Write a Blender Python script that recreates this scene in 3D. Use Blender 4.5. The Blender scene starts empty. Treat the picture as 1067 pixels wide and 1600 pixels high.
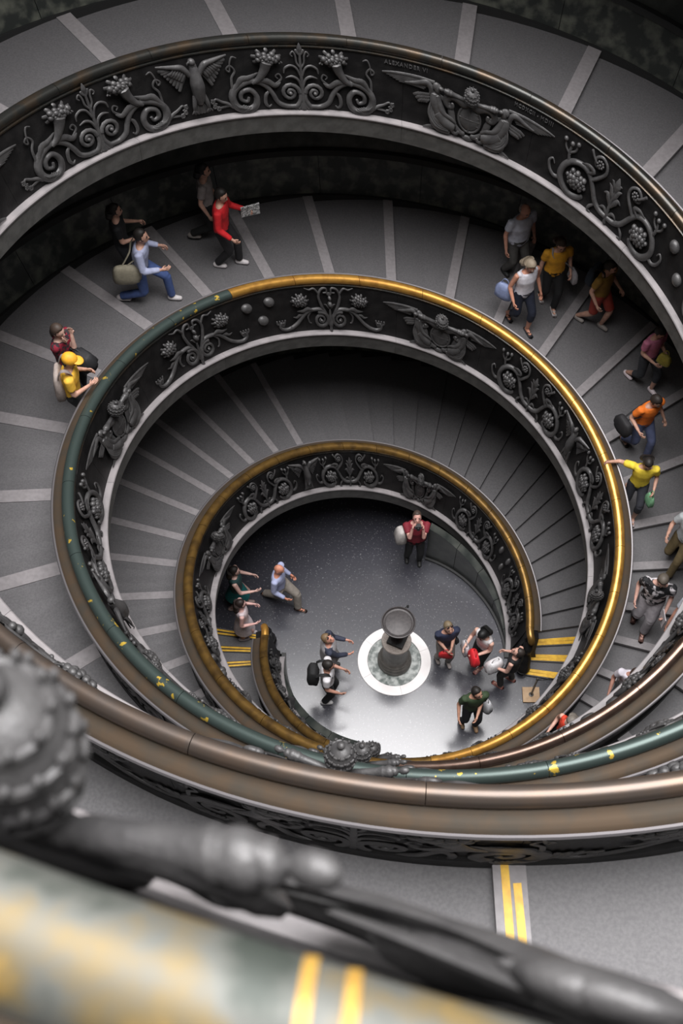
import bpy, bmesh, math, random
import numpy as np
from mathutils import Vector, Matrix
rnd = random.Random(7)
D2R = math.pi / 180.0
SC = bpy.context.scene
COL = SC.collection

# ------------------------------------------------------------------ camera
CAM = np.array([-0.5132, -8.0704, 20.4461])
TILT, YAW, ROLL, FPX = 0.4960, -0.0591, -0.0013, 1836.74
_fw = np.array([math.sin(TILT)*math.sin(YAW), math.sin(TILT)*math.cos(YAW), -math.cos(TILT)])
_up = np.array([math.cos(TILT)*math.sin(YAW), math.cos(TILT)*math.cos(YAW), math.sin(TILT)])
_rt = np.cross(_fw, _up)
_r2 = _rt*math.cos(ROLL) + _up*math.sin(ROLL)
_u2 = -_rt*math.sin(ROLL) + _up*math.cos(ROLL)
cd = bpy.data.cameras.new('camera')
cam = bpy.data.objects.new('camera', cd); COL.objects.link(cam)
M = Matrix.Identity(4)
for i in range(3):
    M[i][0] = _r2[i]; M[i][1] = _u2[i]; M[i][2] = -_fw[i]; M[i][3] = CAM[i]
cam.matrix_world = M
cd.sensor_fit = 'VERTICAL'; cd.sensor_height = 36.0; cd.sensor_width = 24.0
cd.lens = FPX*36.0/1600.0
cd.clip_start = 0.05; cd.clip_end = 200
cd.dof.use_dof = True; cd.dof.focus_distance = 15.0; cd.dof.aperture_fstop = 3.0
SC.camera = cam

# ------------------------------------------------------------------ world, skylight, exposure
w = bpy.data.worlds.new('world'); SC.world = w; w.use_nodes = True
w.node_tree.nodes['Background'].inputs[0].default_value = (0.75, 0.8, 0.9, 1)
w.node_tree.nodes['Background'].inputs[1].default_value = 0.15
ld = bpy.data.lights.new('skylight', 'AREA'); ld.shape = 'DISK'; ld.size = 24.0
ld.energy = 20000; ld.color = (1.0, 0.985, 0.99)
lo = bpy.data.objects.new('skylight', ld); COL.objects.link(lo); lo.location = (0, 0, 36.1)
SC.view_settings.view_transform = 'Standard'; SC.view_settings.look = 'None'
SC.view_settings.gamma = 1.0; SC.view_settings.use_curve_mapping = False
SC.view_settings.exposure = 0.0

# ------------------------------------------------------------------ materials
def mat(name, c, rough=0.6, metal=0.0, c2=None, scale=8.0, lo=0.4, hi=0.6, bump=0.0, bscale=60.0, spec=0.5, detail=4.0, coat=0.0):
    m = bpy.data.materials.new(name); m.use_nodes = True
    nt = m.node_tree; b = nt.nodes['Principled BSDF']
    b.inputs['Base Color'].default_value = (*c, 1); b.inputs['Roughness'].default_value = rough
    b.inputs['Metallic'].default_value = metal; b.inputs['Specular IOR Level'].default_value = spec
    if coat: b.inputs['Coat Weight'].default_value = coat
    if c2 is not None or bump:
        tc = nt.nodes.new('ShaderNodeTexCoord')
    if c2 is not None:
        n = nt.nodes.new('ShaderNodeTexNoise'); n.inputs['Scale'].default_value = scale; n.inputs['Detail'].default_value = detail
        r = nt.nodes.new('ShaderNodeValToRGB'); r.color_ramp.elements[0].position = lo; r.color_ramp.elements[1].position = hi
        r.color_ramp.elements[0].color = (*c, 1); r.color_ramp.elements[1].color = (*c2, 1)
        nt.links.new(tc.outputs['Object'], n.inputs['Vector']); nt.links.new(n.outputs['Fac'], r.inputs['Fac'])
        nt.links.new(r.outputs['Color'], b.inputs['Base Color'])
    if bump:
        n2 = nt.nodes.new('ShaderNodeTexNoise'); n2.inputs['Scale'].default_value = bscale; n2.inputs['Detail'].default_value = 5
        bp = nt.nodes.new('ShaderNodeBump'); bp.inputs['Strength'].default_value = bump; bp.inputs['Distance'].default_value = 0.02
        nt.links.new(tc.outputs['Object'], n2.inputs['Vector']); nt.links.new(n2.outputs['Fac'], bp.inputs['Height'])
        nt.links.new(bp.outputs['Normal'], b.inputs['Normal'])
    return m

MT = {}
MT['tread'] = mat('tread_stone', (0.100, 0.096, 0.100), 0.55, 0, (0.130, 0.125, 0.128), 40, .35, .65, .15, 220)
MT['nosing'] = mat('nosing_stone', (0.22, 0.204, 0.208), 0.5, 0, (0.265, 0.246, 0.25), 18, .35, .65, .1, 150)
MT['soffit'] = mat('soffit_plaster', (0.42, 0.40, 0.39), 0.85)
MT['yellow'] = mat('yellow_tape', (0.85, 0.50, 0.03), 0.45, 0, (0.70, 0.38, 0.02), 12)
MT['black'] = mat('black_strip', (0.012, 0.012, 0.012), 0.6)
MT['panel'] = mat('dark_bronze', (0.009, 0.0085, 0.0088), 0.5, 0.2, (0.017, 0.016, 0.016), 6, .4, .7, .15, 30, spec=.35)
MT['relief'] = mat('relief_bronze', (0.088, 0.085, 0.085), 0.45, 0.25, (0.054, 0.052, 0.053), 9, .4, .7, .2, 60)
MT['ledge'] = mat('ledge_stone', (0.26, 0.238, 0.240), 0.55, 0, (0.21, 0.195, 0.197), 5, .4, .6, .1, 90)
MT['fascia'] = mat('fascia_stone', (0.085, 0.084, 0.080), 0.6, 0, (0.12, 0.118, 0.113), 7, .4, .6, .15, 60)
MT['wall'] = mat('green_marble', (0.020, 0.024, 0.022), 0.35, 0, (0.062, 0.066, 0.058), 3.5, .42, .72, 0, 60, detail=9)
MT['dado'] = mat('dado_marble', (0.030, 0.034, 0.031), 0.35, 0, (0.16, 0.165, 0.135), 4.5, .45, .75, 0, 60, detail=9)
MT['gold'] = mat('worn_gold', (0.62, 0.325, 0.07), 0.32, 0.7, (0.42, 0.20, 0.045), 7, .45, .7)
MT['brass'] = mat('dull_brass', (0.26, 0.15, 0.042), 0.33, 0.7, (0.14, 0.082, 0.03), 6, .4, .65)
MT['green'] = mat('green_patina', (0.060, 0.082, 0.075), 0.36, 0.5, (0.62, 0.42, 0.06), 7.5, .640, .665, detail=6)
MT['copper'] = mat('brown_copper', (0.17, 0.115, 0.092), 0.24, 0.8, (0.13, 0.08, 0.06), 6, .4, .65)
MT['bronzerail'] = mat('brown_bronze', (0.115, 0.092, 0.078), 0.34, 0.65, (0.14, 0.10, 0.075), 5, .4, .7)
MT['darkrail'] = mat('dark_rail', (0.036, 0.036, 0.033), 0.26, 0.6, (0.075, 0.05, 0.03), 3, .45, .7)
MT['flank'] = mat('brown_moulding', (0.13, 0.092, 0.062), 0.42, 0.55, (0.10, 0.085, 0.068), 5, .4, .7)
MT['lip'] = mat('pale_lip', (0.15, 0.14, 0.145), 0.42, 0.5)

def worn_mat():
    m = mat('worn_patina', (0.30, 0.29, 0.28), 0.55, 0.35)
    nt = m.node_tree; b = nt.nodes['Principled BSDF']
    tc = nt.nodes.new('ShaderNodeTexCoord')
    n = nt.nodes.new('ShaderNodeTexNoise'); n.inputs['Scale'].default_value = 7; n.inputs['Detail'].default_value = 6
    r = nt.nodes.new('ShaderNodeValToRGB'); e = r.color_ramp.elements
    e[0].position = .36; e[0].color = (0.05, 0.058, 0.05, 1); e[1].position = .70; e[1].color = (0.36, 0.22, 0.05, 1)
    k = e.new(.48); k.color = (0.12, 0.122, 0.11, 1); k = e.new(.58); k.color = (0.17, 0.13, 0.065, 1)
    nt.links.new(tc.outputs['Object'], n.inputs['Vector']); nt.links.new(n.outputs['Fac'], r.inputs['Fac'])
    nt.links.new(r.outputs['Color'], b.inputs['Base Color'])
    return m
MT['worn'] = worn_mat()
MT['wearband'] = mat('rubbed_gold', (0.46, 0.28, 0.06), 0.55, 0.25, (0.36, 0.2, 0.04), 20)

def floor_mat():
    m = bpy.data.materials.new('polished_terrazzo'); m.use_nodes = True
    nt = m.node_tree; b = nt.nodes['Principled BSDF']
    tc = nt.nodes.new('ShaderNodeTexCoord')
    v = nt.nodes.new('ShaderNodeTexVoronoi'); v.inputs['Scale'].default_value = 16
    r = nt.nodes.new('ShaderNodeValToRGB'); e = r.color_ramp.elements
    e[0].position = 0.05; e[0].color = (0.26, 0.26, 0.27, 1); e[1].position = 0.13; e[1].color = (0.036, 0.036, 0.045, 1)
    v2 = nt.nodes.new('ShaderNodeTexNoise'); v2.inputs['Scale'].default_value = 26; v2.inputs['Detail'].default_value = 6
    r2 = nt.nodes.new('ShaderNodeValToRGB'); f = r2.color_ramp.elements
    f[0].position = 0.60; f[0].color = (0, 0, 0, 1); f[1].position = 0.80; f[1].color = (0.16, 0.16, 0.165, 1)
    mx = nt.nodes.new('ShaderNodeMix'); mx.data_type = 'RGBA'; mx.blend_type = 'ADD'; mx.inputs[0].default_value = 1
    for t in (v, v2): nt.links.new(tc.outputs['Object'], t.inputs['Vector'])
    nt.links.new(v.outputs['Distance'], r.inputs['Fac']); nt.links.new(v2.outputs['Fac'], r2.inputs['Fac'])
    nt.links.new(r.outputs['Color'], mx.inputs[6]); nt.links.new(r2.outputs['Color'], mx.inputs[7])
    nt.links.new(mx.outputs[2], b.inputs['Base Color'])
    b.inputs['Roughness'].default_value = 0.20; b.inputs['Specular IOR Level'].default_value = 1.0
    return m
MT['floor'] = floor_mat()

# ------------------------------------------------------------------ mesh helpers
def link(name, me, parent=None, m=None):
    o = bpy.data.objects.new(name, me); COL.objects.link(o)
    if parent is not None: o.parent = parent
    if m is not None: me.materials.append(m)
    return o
def tag(o, label=None, cat=None, group=None, kind=None):
    if label: o['label'] = label
    if cat: o['category'] = cat
    if group: o['group'] = group
    if kind: o['kind'] = kind
    return o
def empty(name, loc=(0, 0, 0), rz=0.0):
    o = bpy.data.objects.new(name, None); COL.objects.link(o)
    o.location = loc; o.rotation_euler = (0, 0, rz); o.empty_display_size = 0.2
    return o
class MB:
    def __init__(s): s.v = []; s.f = []; s.n = 0
    def add(s, V, F):
        V = np.asarray(V, float).reshape(-1, 3); s.v.append(V)
        o = s.n; s.f += [tuple(i + o for i in q) for q in F]; s.n += len(V); return s
    def V(s): return np.concatenate(s.v) if s.v else np.zeros((0, 3))
    def mesh(s, name, smooth=True, sharp=None, fn=None):
        V = s.V()
        if fn is not None: V = fn(V)
        me = bpy.data.meshes.new(name); me.from_pydata(V.tolist(), [], s.f); me.update()
        if smooth:
            me.shade_smooth()
            if sharp is not None: me.set_sharp_from_angle(angle=sharp*D2R)
        return me
    def build(s, name, m, parent=None, smooth=True, sharp=None, fn=None):
        return link(name, s.mesh(name, smooth, sharp, fn), parent, m)
def grid_faces(nu, nv, cu=False, cv=False):
    F = []
    for i in range(nu if cu else nu - 1):
        for j in range(nv if cv else nv - 1):
            F.append((i*nv + j, ((i+1) % nu)*nv + j, ((i+1) % nu)*nv + (j+1) % nv, i*nv + (j+1) % nv))
    return F
def catmull(P, n=6, closed=False):
    P = np.asarray(P, float); out = []
    N = len(P)
    for i in range(N - 1):
        a = P[max(i-1, 0)]; b = P[i]; c = P[i+1]; d = P[min(i+2, N-1)]
        for t in np.linspace(0, 1, n, endpoint=False):
            out.append(0.5*((2*b) + (-a+c)*t + (2*a-5*b+4*c-d)*t*t + (-a+3*b-3*c+d)*t**3))
    out.append(P[-1]); return np.array(out)
def tube(P, R, n=6, sub=0, flat=1.0, up=(0, 0, 1)):
    """swept tube with closed rounded tips. P points, R radii (scalar or list)"""
    P = np.asarray(P, float); R = np.broadcast_to(np.asarray(R, float), (len(P),)).copy() if np.ndim(R) == 0 else np.asarray(R, float)
    if sub:
        t0 = np.linspace(0, 1, len(P)); P2 = catmull(P, sub); R = np.interp(np.linspace(0, 1, len(P2)), t0, R); P = P2
    T = np.gradient(P, axis=0); T /= np.linalg.norm(T, axis=1)[:, None] + 1e-12
    up = np.asarray(up, float)
    B = np.cross(T, up); bl = np.linalg.norm(B, axis=1)
    bad = bl < 1e-3
    if bad.any(): B[bad] = np.cross(T[bad], np.array([1.0, 0.03, 0.02]))
    B /= np.linalg.norm(B, axis=1)[:, None]
    for i in range(1, len(B)):
        if B[i] @ B[i-1] < 0: B[i] = -B[i]
    U = np.cross(B, T)
    a = np.linspace(0, 2*math.pi, n, endpoint=False)
    V = P[:, None] + R[:, None, None]*(np.cos(a)[None, :, None]*B[:, None] + flat*np.sin(a)[None, :, None]*U[:, None])
    V = V.reshape(-1, 3); F = grid_faces(len(P), n, False, True)
    k = len(V); V = np.vstack([V, P[0] - T[0]*R[0]*0.6, P[-1] + T[-1]*R[-1]*0.6])
    m = (len(P)-1)*n
    F += [(k, (j+1) % n, j) for j in range(n)] + [(k+1, m+j, m+(j+1) % n) for j in range(n)]
    return V, F
def ellipsoid(c, r, nu=10, nv=6):
    V = []; F = []
    for i in range(1, nv):
        t = math.pi*i/nv
        for j in range(nu):
            p = 2*math.pi*j/nu
            V.append((c[0]+r[0]*math.sin(t)*math.cos(p), c[1]+r[1]*math.sin(t)*math.sin(p), c[2]+r[2]*math.cos(t)))
    F = grid_faces(nv-1, nu, False, True)
    k = len(V); V += [(c[0], c[1], c[2]+r[2]), (c[0], c[1], c[2]-r[2])]
    F += [(k, j, (j+1) % nu) for j in range(nu)] + [(k+1, (nv-2)*nu+(j+1) % nu, (nv-2)*nu+j) for j in range(nu)]
    return np.array(V), F
def lathe(prof, n=32, c=(0, 0, 0), axis=(0, 0, 1)):
    prof = np.asarray(prof, float); ax = Vector(axis).normalized()
    q = Vector((0, 0, 1)).rotation_difference(ax).to_matrix()
    Q = np.array(q)
    a = np.linspace(0, 2*math.pi, n, endpoint=False)
    V = np.stack([prof[:, 0][:, None]*np.cos(a), prof[:, 0][:, None]*np.sin(a), np.repeat(prof[:, 1][:, None], n, 1)], -1).reshape(-1, 3)
    F = grid_faces(len(prof), n, False, True)
    return V @ Q.T + np.array(c), F
def box(c, h, rz=0.0):
    V = np.array([[x, y, z] for x in (-1, 1) for y in (-1, 1) for z in (-1, 1)], float)*np.array(h)
    if rz:
        cz, sz = math.cos(rz), math.sin(rz); V = V @ np.array([[cz, sz, 0], [-sz, cz, 0], [0, 0, 1]])
    return V + np.array(c), [(0, 1, 3, 2), (4, 6, 7, 5), (0, 4, 5, 1), (2, 3, 7, 6), (0, 2, 6, 4), (1, 5, 7, 3)]
def bevel(me, w=0.01, seg=2):
    bm = bmesh.new(); bm.from_mesh(me)
    bmesh.ops.bevel(bm, geom=list(bm.edges), offset=w, segments=seg, affect='EDGES', profile=0.5)
    bm.to_mesh(me); bm.free(); me.shade_smooth(); me.set_sharp_from_angle(angle=40*D2R)

# ------------------------------------------------------------------ the double helix
RC = [2.3223, 1.7236, 0.3679, -0.0688]; ZC = [1.0498, 5.9575, 0.6218, -0.0435]
HR = 1.05
OFF = {'m': 0.0, 'n': math.pi}
def _poly(c, u): return sum(ci*u**i for i, ci in enumerate(c))
S1, S2, SN = 504.0, 785.0, 805.5          # the upper flight of strand n steepens to the top landing
def _herm(s, a, b, ya, yb, da, db):
    t = (s-a)/(b-a); h = b-a
    return (2*t**3-3*t*t+1)*ya + (t**3-2*t*t+t)*h*da + (-2*t**3+3*t*t)*yb + (t**3-t*t)*h*db
def _dp(c, s):
    e = 0.5; return (_poly(c, (s+e)/360) - _poly(c, (s-e)/360))/(2*e)
def _val(c, strand, s, yn, dn):
    s = np.asarray(s, float); base = _poly(c, s/360.0)
    if strand == 'm': return base
    top = yn + dn*(s-SN)
    mid = _herm(s, S1, S2, _poly(c, S1/360), yn + dn*(S2-SN), _dp(c, S1), dn)
    return np.where(s < S1, base, np.where(s < S2, mid, top))
def fr(strand, s): return _val(RC, strand, s, 7.985, 0.0244)
def fz(strand, s): return _val(ZC, strand, s, 19.17, 0.018)
def zr(strand, s): return fz(strand, s) - HR
_uu = np.linspace(-0.1, 2.2, 200); _zz = _poly(ZC, _uu) - HR; _rr = 5.20 + 1.882*_uu
def Rw(z):
    z = np.asarray(z, float)
    return np.where(z < _zz[-1], np.interp(z, _zz, _rr), _rr[-1] + 0.24*(z - _zz[-1]))
def pol(strand, s, r, z):
    th = np.asarray(s)*D2R + OFF[strand]
    return np.stack([r*np.cos(th), r*np.sin(th), np.broadcast_to(z, np.shape(r*np.cos(th)))], -1)
END = {'m': 745.0, 'n': 850.0}; SB = 5.0
B0 = [-6, 0.2, 6.2, 11.8, 17.4, 23.4, 29.4, 35.5, 41.6, 47.3, 53, 58.8, 64.5, 70.4, 76, 81.8, 87.4, 93.5, 99.5, 106, 113, 120.5, 128, 136,
      143.5, 151, 159, 168, 176.5, 186.3, 196, 206.3, 216.8, 228.5, 240, 251.3, 262.2, 274.3, 286.5, 298.3, 311, 324.5, 338.8, 352, 366.2,
      381.2, 398, 414.7, 429.5, 445, 460.4, 475.8, 492]
while B0[-1] < 850: B0.append(B0[-1] + 15.76)

# ------------------------------------------------------------------ shell
def revolve(name, prof, m, n=96, parent=None):
    b = MB(); b.add(*lathe(prof, n)); return b.build(name, m, parent, True, 40)
fl = MB(); fl.add(*lathe([(0.0005, 0), (1, 0), (2.2, 0), (5.6, 0), (5.6, -0.2), (0.0005, -0.2)], 96))
tag(fl.build('floor', MT['floor'], None, True, 30), 'polished dark blue-grey speckled terrazzo floor at the foot of the stairwell', 'floor', kind='structure')
zs = np.linspace(0, 36.0, 80)
wall = revolve('wall_outer', [(float(Rw(z)), z) for z in zs] + [(float(Rw(z))+0.3, z) for z in zs[::-1]], MT['wall'], 128)
tag(wall, 'dark green mottled marble wall flaring outward around the stairwell', 'wall', kind='structure')
ce = MB(); ce.add(*lathe([(12.1, 36.0), (14.2, 36.0), (14.2, 36.2), (12.1, 36.2), (12.1, 36.0)], 96))
tag(ce.build('ceiling', MT['ledge'], None, True, 30), 'plain ceiling ring around the round skylight opening', 'ceiling', kind='structure')

def sweep(strand, s0, s1, prof_fn, step=2.0, closed=True, caps=True):
    """prof_fn(s)-> list of (r, z); swept along the helix"""
    ns = max(2, int(math.ceil((s1-s0)/step))+1); S = np.linspace(s0, s1, ns); V = []
    for s in S:
        p = np.asarray(prof_fn(s), float); V.append(pol(strand, s, p[:, 0], p[:, 1]))
    k = len(V[0]); V = np.concatenate(V); F = grid_faces(ns, k, False, closed)
    if caps and closed: F += [tuple(range(k))[::-1], tuple(range((ns-1)*k, ns*k))]
    return V, F

# dado of marble slabs and a dark capping along every ramp, against the wall
for st in 'mn':
    s = 60.0 if st == 'm' else 60.0
    while s < END[st] - 12:
        e = s + 15.0
        b = MB(); b.add(*sweep(st, s+0.04, e-0.04, lambda q: [(float(Rw(zr(st, q)))-0.05, float(zr(st, q))-0.05), (float(Rw(zr(st, q)+.8))-0.05, float(zr(st, q))+.80),
             (float(Rw(zr(st, q)+.8))+0.02, float(zr(st, q))+.80), (float(Rw(zr(st, q)))+0.02, float(zr(st, q))-0.05)], 3))
        b.build('marble_slab', MT['dado'], wall, True, 30)
        b = MB(); b.add(*sweep(st, s, e, lambda q: [(float(Rw(zr(st, q)+.8))-0.09, float(zr(st, q))+.80), (float(Rw(zr(st, q)+.9))-0.07, float(zr(st, q))+.88),
             (float(Rw(zr(st, q)+.9))+0.02, float(zr(st, q))+.90), (float(Rw(zr(st, q)+.8))+0.02, float(zr(st, q))+.80)], 3))
        b.build('dado_capping', MT['black'], wall, True, 30)
        b = MB(); b.add(*sweep(st, s, e, lambda q: [(float(Rw(zr(st, q)))-0.10, float(zr(st, q))-0.06), (float(Rw(zr(st, q)+.06))-0.08, float(zr(st, q))+.07),
             (float(Rw(zr(st, q)))+0.02, float(zr(st, q))+.07), (float(Rw(zr(st, q)))+0.02, float(zr(st, q))-0.06)], 3))
        b.build('skirting', MT['black'], wall, True, 30)
        s = e

# curved walls closing the space under the first steps of each flight
for k, st in enumerate('mn'):
    side = 'east' if st == 'm' else 'west'
    root = empty('wall_' + side)
    tag(root, 'low curved wall of dark marble slabs under the first steps, %s' % ('beside the wooden-base barrier post' if st == 'm' else 'beside the two people standing close together'), 'wall', kind='structure')
    a = 2.0
    for j, wd in enumerate((14, 14, 15, 15, 16)):
        b = MB(); b.add(*sweep(st, a+.12, a+wd-.12, lambda q: [(2.06+.0016*max(0, q-40), 0.0), (2.06+.0016*max(0, q-40), float(fz(st, max(q, 0)))-1.18+.06), (2.2+.0016*max(0, q-40), float(fz(st, max(q, 0)))-1.12), (2.2+.0016*max(0, q-40), 0.0)], 3))
        b.build('marble_slab', MT['wall'], root, True, 30)
        a += wd
    b = MB(); b.add(*sweep(st, 2, a, lambda q: [(2.02+.0016*max(0, q-40), -0.01), (2.02+.0016*max(0, q-40), 0.05), (2.1+.0016*max(0, q-40), 0.06), (2.1+.0016*max(0, q-40), -.01)], 3))
    b.build('plinth', MT['black'], root, True, 30)

# ------------------------------------------------------------------ ramps and steps
def wedge(strand, sa, sb, ra, rb, za, zb, th, nr=2, ns=3, par=None):
    """solid block of helicoid between angles sa..sb, top z from za to zb, thickness th (par = fixed strip width in metres)"""
    V = []; R = np.linspace(ra, rb, nr)
    for k in range(2):
        for t in np.linspace(0, 1, ns):
            for r in R:
                s = sa + (sb-sa)*t if par is None else sa + t*par/r/D2R
                V.append(pol(strand, s, r, (za + (zb-za)*t) - (th if k else 0)))
    V = np.array(V); n = nr*ns; F = []
    for i in range(ns-1):
        for j in range(nr-1):
            a = i*nr+j; F.append((a, a+1, a+nr+1, a+nr)); F.append((n+a, n+a+nr, n+a+nr+1, n+a+1))
    for i in range(ns-1):
        a = i*nr; F.append((a, a+nr, n+a+nr, n+a)); a += nr-1; F.append((a, n+a, n+a+nr, a+nr))
    for j in range(nr-1):
        F.append((j, n+j, n+j+1, j+1)); a = (ns-1)*nr+j; F.append((a, a+1, n+a+1, n+a))
    return V, F
STAIR = {}
for st in 'mn':
    root = empty('spiral_staircase')
    STAIR[st] = root
    tag(root, 'spiral flight of shallow grey stone steps starting beside the barrier post on a wooden base' if st == 'm' else
        'spiral flight of shallow grey stone steps that the yellow-capped man and most walkers use', 'staircase', 'two interlaced spiral flights')
    b = MB(); b.add(*sweep(st, 0, END[st], lambda q: [(float(fr(st, q))-.24, float(zr(st, q))-.10), (float(Rw(zr(st, q)))+.05, float(zr(st, q))-.10),
          (float(Rw(zr(st, q)))+.05, float(zr(st, q))-.34), (float(fr(st, q))-.24, float(zr(st, q))-.34)], 3))
    b.build('soffit', MT['soffit'], root, True, 30)
    for i in range(len(B0)-1):
        sa, sb = B0[i], B0[i+1]
        if sb > END[st]: break
        za, zb = (float(zr(st, q)) for q in (sa, sb)); d = zb-za; h = min(0.10, d)
        t0 = za + h/2 + (d-h)*0; t1 = zb - h/2
        if i < 3: t0 = t1 = max(t0, .05*(i+1))
        sm = (sa+sb)/2; ra = float(fr(st, max(sm, 0)))+.02; rb = float(Rw(zr(st, sm)))+.02
        if i < 3: ra = float(fr(st, 0)) + .05; rb = 4.6
        b = MB(); b.add(*wedge(st, sa, sb, ra, rb, t0, t1, 0.22 if sa > 12 else t0+0.12, 2, 4))
        so = b.build('step', MT['tread'], root, False)
        if i < 3:
            for q0, wq in (((0.008, .034), (0.072, .034)) if st == 'n' else ((0.006, .062), (0.076, .062))):
                for rr0, rr1 in ((ra, rb),):
                    b = MB(); b.add(*wedge(st, sa + q0/3.3/D2R + .25, sb, ra+.03, rb, t0+.004, t0+.004, .012, 2, 2, wq))
                    b.build('yellow_band', MT['yellow'], so, False)
            b = MB(); b.add(*wedge(st, sa+.2, sb, ra+.02, rb, t0+.002, t0+.002, .01, 2, 2, .13))
            b.build('black_grip', MT['black'], so, False)
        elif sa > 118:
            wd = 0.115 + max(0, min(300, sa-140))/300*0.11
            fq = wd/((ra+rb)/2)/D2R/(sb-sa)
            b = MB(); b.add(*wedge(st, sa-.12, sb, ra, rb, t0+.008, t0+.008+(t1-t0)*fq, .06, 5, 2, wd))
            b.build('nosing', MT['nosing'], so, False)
            if st == 'm' and 625 < sa < 640:
                for q0, r0 in ((.045, ra+.12), (.125, ra+.26)):
                    b = MB(); b.add(*wedge(st, sa + q0/6.9/D2R, sb, r0, rb-.25, t0+.013+(t1-t0)*fq*q0/wd, t0+.013+(t1-t0)*fq*(q0+.06)/wd, .008, 6, 2, .055))
                    b.build('yellow_band', MT['yellow'], so, False)

# ------------------------------------------------------------------ balustrades
BAL = {}
PB = 0.17            # batter of the frieze
def tubeprof(n=12):
    a = np.linspace(215, -35, n)*D2R
    return [(0.076*math.cos(t), 0.076*math.sin(t)) for t in a]
RAILM = {'m': [(260, 'brass'), (350, 'copper'), (540, 'darkrail'), (999, 'bronzerail')], 'n': [(100, 'brass'), (312, 'gold'), (700, 'green'), (999, 'worn')]}
def railmat(st, s):
    for lim, k in RAILM[st]:
        if s < lim: return MT[k]
for st in 'mn':
    root = empty('balustrade'); BAL[st] = root
    tag(root, 'dark bronze balustrade with dull brass and brown handrail, eagles and coats of arms in relief' if st == 'm' else
        'dark bronze balustrade with gold, green and worn handrail that the girl in yellow touches', 'balustrade', 'two interlaced balustrades')
    TP = tubeprof()
    def rp(q, P): r = float(fr(st, q)); z = float(fz(st, q)); return [(r+a, z+c) for a, c in P]
    s = SB
    while s < END[st]:
        e = min(s + (12 if s < 200 else 15), END[st]); g = 0.003/float(fr(st, s))/D2R
        P = TP + [(0.05, -.075), (-0.05, -.075)]
        b = MB(); b.add(*sweep(st, s+g, e-g, lambda q: rp(q, P), 1.0)); b.build('handrail', railmat(st, s+.1), root, True, 50)
        s = e
    s = SB
    while s < END[st]:
        e = min(s + 30, END[st])
        P = [(0.035, -.045), (.062, -.052), (.095, -.066), (.135, -.082), (.175, -.097), (.205, -.115), (.215, -.13), (.15, -.17), (-.03, -.17), (-.03, -.07)]
        b = MB(); b.add(*sweep(st, s, e, lambda q: rp(q, P), 1.5)); mo = b.build('rail_moulding', MT['flank'], root, True, 50)
        P = [(.205, -.118), (.225, -.112), (.238, -.124), (.234, -.145), (.215, -.158), (.2, -.14)]
        b = MB(); b.add(*sweep(st, s, e, lambda q: rp(q, P), 1.5)); b.build('rail_lip', MT['lip'], mo, True, 50)
        P = [(-.045, -.062), (-.07, -.075), (-.07, -.095), (-.045, -.105), (-.03, -.08)]
        b = MB(); b.add(*sweep(st, s, e, lambda q: rp(q, P), 1.5)); b.build('rail_bead', MT['darkrail'], mo, True, 50)
        s = e
    s = SB
    while s < END[st]:
        e = min(s + 22.5, END[st]); g = 0.02
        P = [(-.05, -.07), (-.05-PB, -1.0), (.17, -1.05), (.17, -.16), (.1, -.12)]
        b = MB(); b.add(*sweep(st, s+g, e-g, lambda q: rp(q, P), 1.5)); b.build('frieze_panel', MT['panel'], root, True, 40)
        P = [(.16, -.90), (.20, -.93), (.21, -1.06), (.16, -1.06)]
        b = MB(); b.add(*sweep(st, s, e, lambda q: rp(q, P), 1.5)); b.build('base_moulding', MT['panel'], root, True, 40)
        s = e
    s = SB
    while s < END[st]:
        e = min(s + 45, END[st]); g = 0.02
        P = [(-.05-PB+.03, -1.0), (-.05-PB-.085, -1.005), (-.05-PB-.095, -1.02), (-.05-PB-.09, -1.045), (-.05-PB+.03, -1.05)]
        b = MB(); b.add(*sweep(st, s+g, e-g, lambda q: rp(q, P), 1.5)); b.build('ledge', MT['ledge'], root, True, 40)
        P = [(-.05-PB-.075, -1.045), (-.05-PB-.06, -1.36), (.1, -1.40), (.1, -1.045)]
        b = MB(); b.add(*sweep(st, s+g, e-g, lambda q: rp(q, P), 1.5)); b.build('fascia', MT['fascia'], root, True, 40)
        s = e

# ---- relief templates in panel units (X right seen from the well, Y up 0..1, D out)
def spiral(cx, cy, r0, r1, a0, turns, n=22):
    t = np.linspace(0, 1, n); a = (a0 + turns*360*t)*D2R; r = r0 + (r1-r0)*t
    return np.stack([cx + r*np.cos(a), cy + r*np.sin(a), np.full(n, .03)], -1)
def c3(P, d=.03): return [(*p, d) if len(p) == 2 else p for p in P]
def T(b, P, R, sub=5, n=6, flat=.8, d=.03): b.add(*tube(c3(P, d), R, n, sub, flat, (0, 0, 1)))
def SP(b, *a, R=(.03, .012)):
    P = spiral(*a); b.add(*tube(P, np.linspace(R[0], R[1], len(P)), 6, 0, .8))
def mir(mb):
    o = MB(); V = mb.V().copy(); V[:, 0] *= -1; o.add(V, [q[::-1] for q in mb.f]); return o
def E(b, c, r, nu=8, nv=5): b.add(*ellipsoid(c, r, nu, nv))
def leaf(b, P, w, d=.035):
    P = c3(P, d); b.add(*tube(P, [w*.3, w, w*.85, w*.15][:len(P)] if len(P) <= 4 else np.interp(np.linspace(0, 1, len(P)), [0, .35, .7, 1], [w*.3, w, w*.8, w*.1]), 6, 4, .45))

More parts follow.
